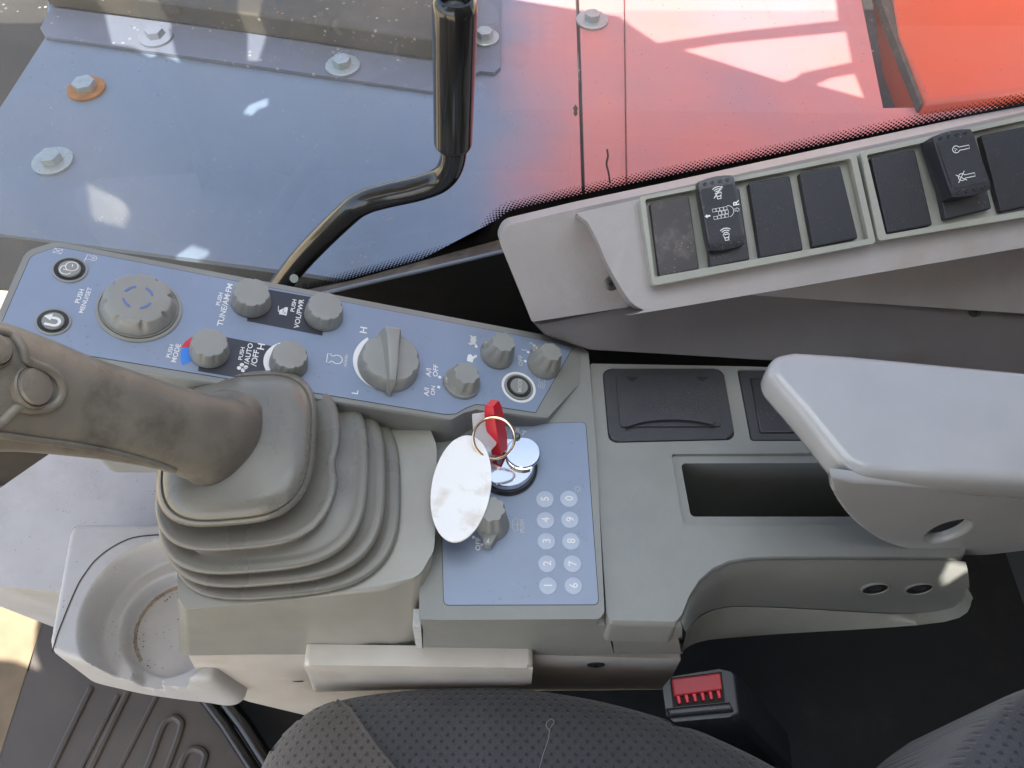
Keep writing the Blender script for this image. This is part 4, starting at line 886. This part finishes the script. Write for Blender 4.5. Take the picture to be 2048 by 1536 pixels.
def onsurf(x, y, lift_=0.):
    d = Vector(unit(ray(x, y))); h = bvh.ray_cast(Vector(CAM), d)
    if h[0] is None: return None
    n = h[1] if h[1].dot(d) < 0 else -h[1]
    return np.array(h[0] + n * lift_), np.array(n)
# raised outline round the thumb buttons
def ridge(pts, r, m, name, closed=False):
    pth = [onsurf(*p, r * .2) for p in smooth_path(pts, 5, closed)]; pth = [p[0] for p in pth if p is not None]
    if len(pth) > 3: link(name, tube_mesh(name, pth, r, 8), m, grip, 60, False)
ridge([(-10, 662), (22, 670), (42, 696), (50, 718), (70, 730), (95, 740), (116, 758), (123, 780), (116, 800), (96, 814), (66, 818), (36, 814), (18, 828), (4, 842), (-10, 846)], .0022, M['grip'], 'button_surround')
def thumb(px, rpx):
    o = onsurf(*px, 0)
    if o is None: return
    p, n = o; fr = Frame(p, np.cross((0, 1, 0), n), (0, 1, 0)); r = rpx * ((p - CAM) @ FW) / F
    if fr.n @ n < 0: fr = Frame(p, -fr.ex, fr.ey)
    link('thumb_button', loft_mesh('thumb_button', lathe(fr, (0, 0), [(r * 1.12, -.004), (r * 1.12, .0006), (r * 1.04, .0012), (r * .99, .0002), (r * .97, .0012), (r * .9, .0026), (r * .6, .0032), (r * .2, .0028)], 40)), M['grip'], grip, 40)
thumb((66, 774), 40); thumb((-14, 700), 34)
ridge([(-10, 868), (60, 878), (150, 890), (230, 905), (310, 926), (350, 940)], .0016, M['grip'], 'side_rib')

# ================================================================== FRONT CONSOLE BODY AND CUP HOLDER
fb = empty('front_console_body', tuple(P(60, 1080, -.30)), 'pale grey smooth console body at the left edge behind the cup holder', 'console body')
FB = flat(-.165)
fbp = rpoly(FB.poly([(-160, 1090), (30, 955), (110, 900), (240, 850), (520, 850), (520, 1130), (300, 1230), (112, 1182), (-160, 1158)]), [.02, .03, .02, .02, 0, 0, 0, .01, .02])
slab('body', FB, fbp, -.2, 0, M['pale'], fb, bev=.012, seg=6, shift=(.02, .012))
# skirt between sloped panel and body
ch = empty('cup_holder', tuple(P(260, 1280, -.14)), 'pale plastic cup holder with stained round well and open front slot', 'cup holder')
ZC = -.112; CU = flat(ZC)
cc0 = CU.px(318, 1222); Rw = abs(CU.px(160, 1222)[0] - cc0[0])
out_ = CU.poly([(92, 1282), (134, 1060), (150, 1047), (420, 1047), (470, 1250), (425, 1352), (418, 1358), (322, 1352)])
slot_r = CU.px(306, 1318); slot_l = CU.px(216, 1330)
a_r = math.atan2(*(slot_r - cc0)[::-1]); a_l = math.atan2(*(slot_l - cc0)[::-1])
tray_o = [CU.px(*p) for p in ((97, 1280), (101, 1298), (118, 1311), (165, 1323), (225, 1336), (300, 1347), (360, 1354), (402, 1360), (424, 1354), (432, 1336), (436, 1310), (560, 1220), (560, 1046), (170, 1046), (147, 1051), (136, 1068))]
tray_o = np.array(ccw(smooth_path(tray_o[:11], 5) + tray_o[11:13] + smooth_path(tray_o[13:], 5)))
def edge_dist(p):
    """signed distance to the tray outline (positive inside) and the nearest outline point"""
    a = tray_o; b = np.roll(tray_o, -1, axis=0); ab = b - a; t = np.clip(((p - a) * ab).sum(1) / (ab ** 2).sum(1), 0, 1)
    n_ = a + ab * t[:, None]; dd = np.sqrt(((n_ - p) ** 2).sum(1)); k = dd.argmin(); d = dd[k]
    x, y = p; c_ = ((a[:, 1] > y) != (b[:, 1] > y)) & (x < (b[:, 0] - a[:, 0]) * (y - a[:, 1]) / (b[:, 1] - a[:, 1] + 1e-12) + a[:, 0])
    return (d if c_.sum() % 2 else -d), n_[k]
def sst(a, b, x): t = min(1, max(0, (x - a) / (b - a))); return t * t * (3 - 2 * t)
sl0 = CU.px(262, 1300); sl1 = CU.px(262, 1345); sdir = unit(sl1 - sl0); sper = np.array([-sdir[1], sdir[0]]); swid = abs((CU.px(306, 1322) - CU.px(216, 1330)) @ sper) / 2
def cup_dep(p):
    rho = np.linalg.norm(p - cc0); dep = .030 * sst(Rw, Rw * .86, rho) + .016 * sst(Rw * .70, Rw * .62, rho)
    al = (p - cc0) @ sdir; u = abs((p - sl0) @ sper)
    if al > 0: dep = max(dep, .044 * sst(swid * 1.05, swid * .45, u) * sst(0, .01, al))
    return dep
def cup_pt(p):
    p = np.asarray(p); d, q_ = edge_dist(p); rb = .005
    if d >= 0:
        drop = 0 if d > rb else (rb - math.sqrt(max(0, rb * rb - (rb - d) ** 2)))
        return (p[0], p[1], ZC - max(cup_dep(p), drop))
    o_ = min(-d, .008); w_ = q_ + (p - q_) / (-d) * o_ * .5                       # outside: wall hanging from the rim
    return (w_[0], w_[1], ZC - max(cup_dep(q_), rb + o_ * 7.5))
gx = np.linspace(tray_o[:, 0].min() - .009, tray_o[:, 0].max(), 118); gy = np.linspace(tray_o[:, 1].min() - .009, tray_o[:, 1].max(), 112)
vs = [cup_pt((x, y)) for y in gy for x in gx]; nx = len(gx)
fs_ = [(r_ * nx + k, r_ * nx + k + 1, (r_ + 1) * nx + k + 1, (r_ + 1) * nx + k) for r_ in range(len(gy) - 1) for k in range(nx - 1)]
fs_ = [f_ for f_ in fs_ if max(vs[q_][2] for q_ in f_) > ZC - .0649]
link('tray', mesh('tray', vs, fs_), M['pale'], ch, 70, False)
# groove line and stains
M['groove'] = mat('groove_dirt', (.05, .042, .035), .8)
v, f = strokes(CU, [smooth_path([CU.px(*p) for p in ((105, 1306), (118, 1262), (152, 1179), (172, 1145), (194, 1118), (226, 1094), (262, 1077), (300, 1071), (330, 1070))], 6)], .0011, .0004)
link('groove', mesh('groove', v, f), M['groove'], ch, 0)
M['stain'] = mat('dried_stain', (.30, .24, .18), .7, var=.4, vscale=250, dirt=(.14, .09, .055), damt=.8, dscale=120)
FZ = flat(ZC - .0462 + .0005)
ww = Rw * .60
vv = []; ff = []
random.seed(3)
for k in range(34):
    a = random.uniform(1.2, 4.6); r = ww * random.uniform(.80, .97) if k < 26 else ww * random.uniform(0, .8); rr = random.uniform(.0002, .0007)
    fillpoly(vv, ff, FZ, circ(cc0[0] + r * math.cos(a), cc0[1] + r * math.sin(a), rr, 7, rr * random.uniform(.5, 1)), .0001)
tag(link('crumbs', mesh('crumbs', vv, ff), M['groove'], ch, 0), kind='stuff')
ring_seg(FZ, cc0, ww * .95, ww * 1.04, 95, 225, 'stain', ch, .0)

# ================================================================== REAR CONSOLE
rcn = empty('rear_console', tuple(P(1400, 1200, -.25)), 'grey rear console with ashtray lid, storage slot and bolt holes beside the armrest', 'console box')
ZRc = -.003; RC = flat(ZRc)
outl = RC.poly([(1180, 727), (1213, 1225), (1220, 1240), (1352, 1243), (1364, 1228), (1378, 1192), (1398, 1160), (1425, 1136), (1457, 1121), (1500, 1114), (1545, 1112), (1880, 1113), (1936, 1113), (1905, 930), (1860, 745), (1500, 733)])
def holed(name, fr, outer, holes_, depth, m, parent, h=0., bev=True):
    """flat top with holes, walls going down; hole walls given their own depth"""
    bm = bmesh.new(); loops_ = []
    for lp in [outer] + [q_[0] for q_ in holes_]:
        vs = [bm.verts.new(tuple(fr.w(*p, h))) for p in lp]; loops_.append(vs)
    ed = []
    for vs in loops_:
        for i in range(len(vs)): ed.append(bm.edges.new((vs[i], vs[(i + 1) % len(vs)])))
    bmesh.ops.triangle_fill(bm, use_beauty=True, use_dissolve=False, edges=ed)
    def wall(vs, rings_):
        prev = vs
        for ring_ in rings_:
            cur = [bm.verts.new(tuple(p)) for p in ring_]
            for i in range(len(vs)): bm.faces.new((prev[i], prev[(i + 1) % len(vs)], cur[(i + 1) % len(vs)], cur[i]))
            prev = cur
        return prev
    wall(loops_[0], [[fr.w(*(np.asarray(p) + q_), h + dz) for p in outer] for q_, dz in depth])
    for (lp, dz), vs in zip(holes_, loops_[1:]):
        c = np.mean(lp, axis=0); last = wall(vs, [[fr.w(*(c + (np.asarray(p) - c) * .99), h + abs(dz) * -1) for p in lp]])
        if dz < 0: bm.faces.new(last)
    return link(name, bm_mesh(name, bm), M[m], parent, 35)
hole1 = ccw(rpoly(RC.poly([(1343, 908), (1820, 905), (1850, 1048), (1366, 1052)]), .0015, 3))
hole2 = ccw(rpoly(RC.poly([(1474, 739), (1640, 739), (1670, 882), (1501, 882)]), .002, 3))
hole3 = ccw(rpoly(RC.poly([(1204, 738), (1446, 738), (1471, 880), (1217, 886)]), .006, 5))
outl = ccw(rpoly(outl, [.002, .003, .003, .004, .004] + [0] * 6 + [.01, .01, .01, .01, 0], 4))
cen = np.mean(outl, axis=0)
tops = holed('top_panel', RC, [p for p in outl], [(hole1, .0035), (hole2, -.004), (hole3, -.002)], [(np.array([0, -.0016]), -.0016), (np.array([0, -.0026]), -.005), (np.array([0, -.004]), -.030)], 'console', rcn)
# storage slot
inn = ccw(rpoly(RC.poly([(1363, 923), (1800, 922), (1830, 1030), (1383, 1030)]), .003, 4))
R2 = flat(ZRc - .0034)
inn2 = [np.asarray(p) for p in inn]
lo = [[R2.w(*p, .0006) for p in hole1]]
holed('slot_liner', R2, [c_ * 1.0 for c_ in (np.mean(hole1, axis=0) + (np.asarray(hole1) - np.mean(hole1, axis=0)) * .992)], [(inn, -.10)], [(np.array([0, 0]), -.001)], 'console', rcn, .0008)
# ashtray
at_ = slab('ashtray', RC, np.mean(hole3, axis=0) + (np.asarray(hole3) - np.mean(hole3, axis=0)) * .985, -.002, .0012, M['ashtray'], rcn, bev=.0016, seg=3)
lid = slab('ashtray_lid', RC, RC.poly([(1231, 754), (1426, 754), (1440, 856), (1240, 857)]), .001, .0026, M['ashtray'], at_, bev=.0008, seg=2, r=.001)
LD = flat(ZRc + .0027)
ap = [LD.px(*p) for p in ((1252, 853), (1262, 842), (1290, 828), (1325, 819), (1350, 818), (1385, 826), (1412, 838), (1428, 850))]
ap = smooth_path(ap, 4); bp = smooth_path([LD.px(*p) for p in ((1428, 854), (1390, 846), (1340, 843), (1290, 847), (1252, 857))], 4)
slab('finger_pull', LD, ap + bp, -.0004, .0028, M['ashtray'], at_, bev=.0012, seg=3)
for x in (1252, 1392): slab('lid_notch', LD, LD.poly([(x, 754), (x + 26, 754), (x + 13, 763)]), -.0002, .0003, M['blackmatt'], at_, smooth=0)
sk = slab('socket_frame', RC, np.mean(hole2, axis=0) + (np.asarray(hole2) - np.mean(hole2, axis=0)) * .975, -.004, -.0008, M['ashtray'], rcn, bev=.0012)
slab('socket_lid', RC, RC.poly([(1500, 756), (1640, 756), (1660, 866), (1520, 866)]), -.001, .0006, M['black'], sk, bev=.0014)
# side wall of the narrow part, with two bolt holes, and the lower lip
yb_ = RC.px(1600, 1113)[1] - .004
SWf = upright(ZRc and yb_)
front_hi = [(x, y) for x, y in ((1364, 1228), (1378, 1192), (1398, 1160), (1425, 1136), (1457, 1121), (1545, 1112), (1880, 1113), (1936, 1113))]
yl = P(1600, 1215, -.045)[1]
topc = [RC.w(*RC.px(*p), -.0045) + np.array([0, -.003, 0]) for p in front_hi]
midp = [PY(x, y, t[1] - .004) for (x, y), t in zip(((1372, 1262), (1388, 1243), (1408, 1227), (1438, 1216), (1470, 1212), (1560, 1214), (1874, 1226), (1938, 1180)), topc)]
lowp = [PY(x, y, t[1] - .013) for (x, y), t in zip(((1362, 1306), (1376, 1294), (1396, 1285), (1425, 1279), (1470, 1275), (1560, 1268), (1888, 1244), (1946, 1196)), topc)]
def up4(l, n=5): return smooth_path(l, n)
A, B, Cc = up4(topc), up4(midp), up4(lowp); n = len(A)
def lerp(X, Y, t, bulge=0): return [a * (1 - t) + b * t + np.array([0, -bulge, bulge * .3]) for a, b in zip(X, Y)]
rows = [lerp(A, B, -.06, 0), A, lerp(A, B, .12, .0016), lerp(A, B, .3, .002), lerp(A, B, .6, .002), lerp(A, B, .9, .0012), B]
vs = [p for r_ in rows for p in r_]
link('side_wall', mesh('side_wall', vs, [(i * n + k, i * n + k + 1, (i + 1) * n + k + 1, (i + 1) * n + k) for i in range(len(rows) - 1) for k in range(n - 1)]), M['console'], rcn, 50)
rows = [[p + np.array([0, -.0005, -.0004]) for p in B], lerp(B, Cc, .05, .001), lerp(B, Cc, .5, .001), Cc, [p + np.array([0, .03, -.01]) for p in Cc]]
vs = [p for r_ in rows for p in r_]
link('lower_lip', mesh('lower_lip', vs, [(i * n + k, i * n + k + 1, (i + 1) * n + k + 1, (i + 1) * n + k) for i in range(len(rows) - 1) for k in range(n - 1)]), M['cover'], rcn, 50)
# surface frame of the side wall for the holes
pa, pb, pc = lerp(A, B, .5, .0024)[24], lerp(A, B, .5, .0024)[29], lerp(A, B, .3, .0024)[26]
SD = Frame(pa, pb - pa, pc - pa)
for px in ((1750, 1177), (1838, 1177)):
    c = SD.px(*px); b = link('bolt_hole', loft_mesh('bolt_hole', lathe(SD, c, [(.0092, -.001), (.0092, .0006), (.0082, .0010), (.0076, -.0004)], 28)), M['console'], rcn, 40)
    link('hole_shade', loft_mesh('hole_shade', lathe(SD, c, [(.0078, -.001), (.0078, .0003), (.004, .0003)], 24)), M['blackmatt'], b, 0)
    link('bolt_head', loft_mesh('bolt_head', lathe(SD, c + (0, .0012), [(.0040, .0002), (.0040, .0007), (.0032, .0010), (.001, .0010)], 12)), M['screw'], b, 30)
# front block of the rear console, below the keypad level
quadsolid('front_block', [tuple(P(1218, 1250, -.0045)), tuple(P(1364, 1251, -.0045)), (P(1364, 1251, -.0045)[0], -.10, -.0045), (P(1218, 1250, -.0045)[0], -.10, -.0045)],
          [(P(1231, 1313, ZSM)[0], YL + .0005, ZSM), (P(1366, 1317, ZSM)[0], YL + .0005, ZSM), (P(1366, 1317, ZSM)[0], -.10, ZSM), (P(1231, 1313, ZSM)[0], -.10, ZSM)], 'console', rcn, .004)

# ================================================================== ARMREST
ar = empty('armrest', tuple(P(1900, 1000, -.0)), 'pale grey vinyl armrest with slanted front and an oval hole in its side', 'armrest')
ZA = .095; AR = flat(ZA)
tpx = [(1532, 742), (1546, 706), (1590, 697), (1700, 704), (2300, 762), (2300, 985), (2048, 965), (1730, 947), (1690, 930), (1660, 895), (1600, 820), (1560, 775)]
tp = AR.poly(tpx); tp = ccw(rpoly(tp, [.012, .012, .012, 0, 0, 0, 0, .014, .014, .012, 0, 0], 6))
bm = bmesh.new()
c = np.mean(tp, axis=0)
levels = []
for h, ins, fx in ((0, .0068, 0), (-.0004, .0046, 0), (-.0015, .0025, 0), (-.0034, .0010, 0), (-.0062, .0004, 0), (-.010, 0, 0), (-.017, .0002, 0), (-.021, .0016, 0), (-.023, .005, 0)):
    lv_ = []
    for i, p in enumerate(tp):
        t = unit(tp[(i + 1) % len(tp)] - tp[i - 1]); nrm = np.array([-t[1], t[0]]); lv_.append(AR.w(*(p + nrm * ins), h))
    levels.append(lv_)
link('pad', loft_mesh('pad', levels[::-1], True, True), M['armrest'], ar, 60, True)
# side skirt facing the seat: D-shaped panel with an oval hole
YA = AR.px(1900, 958)[1] + .0005
SA = upright(YA)
sk_ = [(1668, 960), (1708, 968), (2300, 1004), (2300, 1060), (2180, 1086), (2048, 1101), (1960, 1110), (1880, 1107), (1820, 1098), (1770, 1080), (1725, 1050), (1692, 1012), (1674, 980)]
sq = SA.poly(sk_)
def holed_solid(name, fr, outer, hole, th, m, parent, bev=.003):
    o = ccw(outer); hh = ccw(hole)
    bm = bmesh.new(); lo_ = []
    for lp in (o, hh): lo_.append([bm.verts.new(tuple(fr.w(*p, 0))) for p in lp])
    ed = [bm.edges.new((vs[i], vs[(i + 1) % len(vs)])) for vs in lo_ for i in range(len(vs))]
    bmesh.ops.triangle_fill(bm, use_beauty=True, use_dissolve=False, edges=ed)
    def inset(lp, d):
        out = []
        for i in range(len(lp)):
            t = unit(lp[(i + 1) % len(lp)] - lp[i - 1]); out.append(lp[i] + np.array([-t[1], t[0]]) * d)
        return out
    for lp, vs, s in ((o, lo_[0], -1), (hh, lo_[1], 1)):
        prev = vs
        for d, h in ((bev * .45 * s, -bev * .15), (bev * .85 * s, -bev * .55), (bev * s, -bev * 1.2), (bev * s, -th)):
            cur = [bm.verts.new(tuple(fr.w(*p, h))) for p in inset(lp, d)]
            for i in range(len(vs)): bm.faces.new((prev[i], prev[(i + 1) % len(vs)], cur[(i + 1) % len(vs)], cur[i]))
            prev = cur
    return link(name, bm_mesh(name, bm), M[m], parent, 60)
sq = [np.asarray(p) for p in smooth_path(sq[2:], 5)] + sq[:2]
hc = SA.px(1896, 1064); e_a = abs(SA.px(1951, 1052)[0] - SA.px(1839, 1075)[0]) / 2
hr = abs(SA.px(1896, 1040)[1] - SA.px(1896, 1090)[1]) / 2
hole = [hc + np.array([e_a * math.cos(t), hr * math.sin(t) + e_a * .12 * math.cos(t)]) for t in np.linspace(0, 2 * math.pi, 33)[:-1]]
holed_solid('side_panel', SA, sq, hole, .006, 'armrest', ar)
slab('inner_panel', upright(YA + .02), [SA.px(*p) for p in ((1790, 975), (2100, 1000), (2100, 1090), (1850, 1092))], -.004, 0, M['blackmatt'], ar, smooth=0)
link('under_panel', mesh('under_panel', [(AR.px(1580, 720)[0] + .02, AR.px(1580, 720)[1] - .006, .076), (.56, AR.px(1580, 720)[1] - .01, .076), (.56, YA + .010, .076), (AR.px(1690, 935)[0] + .02, YA + .010, .076)], [(0, 1, 2, 3)]), M['ashtray'], ar, 0)

# ================================================================== SEAT
st = empty('operator_seat', tuple(P(1100, 1536, -.25)), 'dark dotted cloth operator seat at the bottom of the picture', 'seat')
ZS = -.115
sil = [(505, 1600), (520, 1536), (545, 1488), (600, 1432), (680, 1397), (800, 1379), (950, 1371), (1050, 1375), (1200, 1399), (1350, 1440), (1450, 1480), (1560, 1536), (1640, 1600)]
sp_ = [P(x, y, ZS)[:2] for x, y in sil]; sp_ = smooth_path(sp_, 6)
ymin = min(p[1] for p in sp_); back = [np.array([sp_[-1][0] - .02, ymin - .22]), np.array([(sp_[0][0] + sp_[-1][0]) / 2, ymin - .25]), np.array([sp_[0][0] + .02, ymin - .22])]
full = sp_ + back; c = np.array([np.mean([p[0] for p in full]), ymin - .05])
loops = []
for k, dz in ((.97, -.07), (1.0, -.03), (1.0, -.012), (.993, -.002), (.975, .006), (.94, .014), (.88, .021), (.78, .026), (.6, .029), (.3, .030)):
    loops.append([np.array([*(c + (p - c) * k), ZS + dz]) for p in full])
def split_loft(name, loops, m, parent): return link(name, loft_mesh(name, loops, True, True), m, parent, 60, False)
cu = split_loft('cushion', loops, M['fabric'], st)
bmc = bmesh.new(); bmc.from_mesh(cu.data); offc = np.array(worldloc(st)); bmesh.ops.translate(bmc, verts=bmc.verts, vec=tuple(offc)); bvc = BVHTree.FromBMesh(bmc); bmc.free()
def oncush(x, y, l=0.):
    h = bvc.ray_cast(Vector(CAM), Vector(unit(ray(x, y)))); 
    return None if h[0] is None else np.array(h[0]) + np.array(h[1] if h[1].z > 0 else -h[1]) * l
# lighter side panel of the cushion (left) laid as its own cloth piece with a seam
vs = []; fs_ = []; cols = 26; rws = 14
for i in range(rws + 1):
    yy = 1402 + (1545 - 1402) * i / rws
    xl = np.interp(yy, [1402, 1410, 1432, 1488, 1536, 1560], [668, 648, 608, 550, 526, 520]); xr = np.interp(yy, [1402, 1418, 1450, 1500, 1545], [672, 700, 722, 758, 797])
    for k in range(cols + 1):
        p = oncush(xl + (xr - xl) * k / cols, yy, .0012)
        vs.append(p if p is not None else (vs[-1] if vs else P(xl, yy, ZS)))
fs_ = [(i * (cols + 1) + k, i * (cols + 1) + k + 1, (i + 1) * (cols + 1) + k + 1, (i + 1) * (cols + 1) + k) for i in range(rws) for k in range(cols)]
link('side_cloth', mesh('side_cloth', vs, fs_), M['fabric2'], st, 60, False)
sm = [oncush(np.interp(y, [1402, 1418, 1450, 1500, 1560], [672, 700, 722, 758, 808]), y, .0008) for y in range(1404, 1560, 8)]; sm = [p for p in sm if p is not None]
link('seam', tube_mesh('seam', sm, .0011, 6), M['fabric2'], st)
pp = [oncush(*p, .001) for p in smooth_path([(1076, 1545), (1086, 1510), (1096, 1480), (1100, 1458), (1108, 1446), (1101, 1440), (1092, 1450), (1098, 1462)], 6)]; pp = [p for p in pp if p is not None]
th_ = link('thread', tube_mesh('thread', pp, .0002, 5), M['thread']); tag(th_, 'fine pale loose thread lying on the dark seat cushion', 'thread')
bk = [P(x, y, -.03)[:2] for x, y in ((1868, 1560), (1890, 1518), (1925, 1462), (1990, 1410), (2048, 1378), (2200, 1340), (2300, 1480), (2300, 1700), (1860, 1700))]
bk = smooth_path(bk, 5, True); c = np.mean(bk, axis=0); loops = []
for k, dz in ((.9, -.14), (.97, -.05), (1, -.015), (1, 0), (.985, .008), (.95, .016), (.85, .024), (.5, .03)): loops.append([np.array([*(c + (p - c) * k), -.03 + dz]) for p in bk])
split_loft('backrest', loops, M['fabric'], st)

# ================================================================== SEAT BELT BUCKLE
bu = empty('belt_buckle', tuple(P(1440, 1480, -.26)), 'black seat belt buckle with red release button beside the cushion', 'buckle')
ZB = -.10; BU = flat(ZB)
face = rpoly(BU.poly([(1322, 1374), (1340, 1352), (1440, 1336), (1468, 1342), (1478, 1424), (1462, 1436), (1345, 1446), (1330, 1432)]), .003, 4)
face = ccw(face); cf_ = np.mean(face, axis=0); dwn = P(1515, 1515, -.2) - P(1400, 1400, ZB)
loops = [[BU.w(*p, 0) + dwn * t + np.array([0, 0, 0]) for p in (cf_ + (np.asarray(face) - cf_) * k)] for t, k in ((1, 1.02), (.5, 1.04), (.12, 1.03), (.03, 1.0), (0, .96))]
link('housing', loft_mesh('housing', loops), M['switch'], bu, 50)
slab('well', BU, BU.poly([(1340, 1356), (1443, 1344), (1450, 1404), (1346, 1414)]), .0, .0006, M['blackmatt'], bu, smooth=0)
rb = BU.poly([(1344, 1358), (1440, 1346), (1445, 1379), (1349, 1392)], .004)
btn = slab('release_button', BU, rb, .0, .005, M['redbtn'], bu, bev=.0015, r=.001, rs=3)
for k in range(6):
    x = 1356 + k * 16; y = 1393 - k * 2.2
    slab('tooth', BU, BU.poly([(x - 4, y - 3), (x + 4, y - 4), (x + 7, y + 14), (x + 1, y + 15)], .003), .0, .0032, M['redbtn'] if False else M['redkey'], btn, bev=.0006)
slab('front_bar', BU, BU.poly([(1334, 1416), (1460, 1404), (1468, 1422), (1340, 1434)], .004), .0, .005, M['switch'], bu, bev=.002)
for k in range(5):
    p0 = P(1368 + k * 24, 1446 - k * 2, ZB - .004); link('side_rib', tube_mesh('side_rib', [p0, p0 + dwn * .33], .0014, 6), M['black'], bu)

# ================================================================== FLOOR MAT
fm = empty('floor_mat', tuple(P(200, 1450, -.43)), 'dark ribbed rubber floor mat below the cup holder', 'floor mat')
ZM = -.425; FM = flat(ZM)
slab('mat_sheet', FM, FM.poly([(88, 1050), (330, 1050), (440, 1370), (575, 1600), (560, 1750), (-300, 1750), (-300, 1400), (60, 1345), (88, 1240)]), -.005, 0, M['mat'], fm, bev=.002)
def rib(pts, w_=.004, hh=.004, closed=False):
    P3 = smooth_path([FM.px(*p) for p in pts], 6, closed)
    link('rib', tube_mesh('rib', [FM.w(*p, .0) for p in P3], w_, 8), M['mat'], fm)
for dx in (0, 78):
    rib([(182 + dx, 1376), (140 + dx, 1462), (96 + dx, 1552), (60 + dx, 1620)])
    rib([(236 + dx, 1392), (196 + dx, 1470), (152 + dx, 1556), (120 + dx, 1620)], .003)
rib([(256, 1620), (300, 1520), (326, 1452), (345, 1436), (358, 1440), (362, 1456), (340, 1520), (300, 1620)])
rib([(330, 1620), (362, 1530), (376, 1504), (392, 1498), (408, 1506), (408, 1524), (380, 1600)])
rl = empty('floor_rail', tuple(P(480, 1480, -.43)), 'dark steel rail running along the mat edge under the seat', 'rail')
for o_, rr in ((0, .006), (38, .008)):
    link('rail_bar', tube_mesh('rail_bar', [P(390 + o_, 1372, -.405), P(450 + o_, 1450, -.405), P(560 + o_, 1620, -.405)], rr, 10), M['rod'], rl)
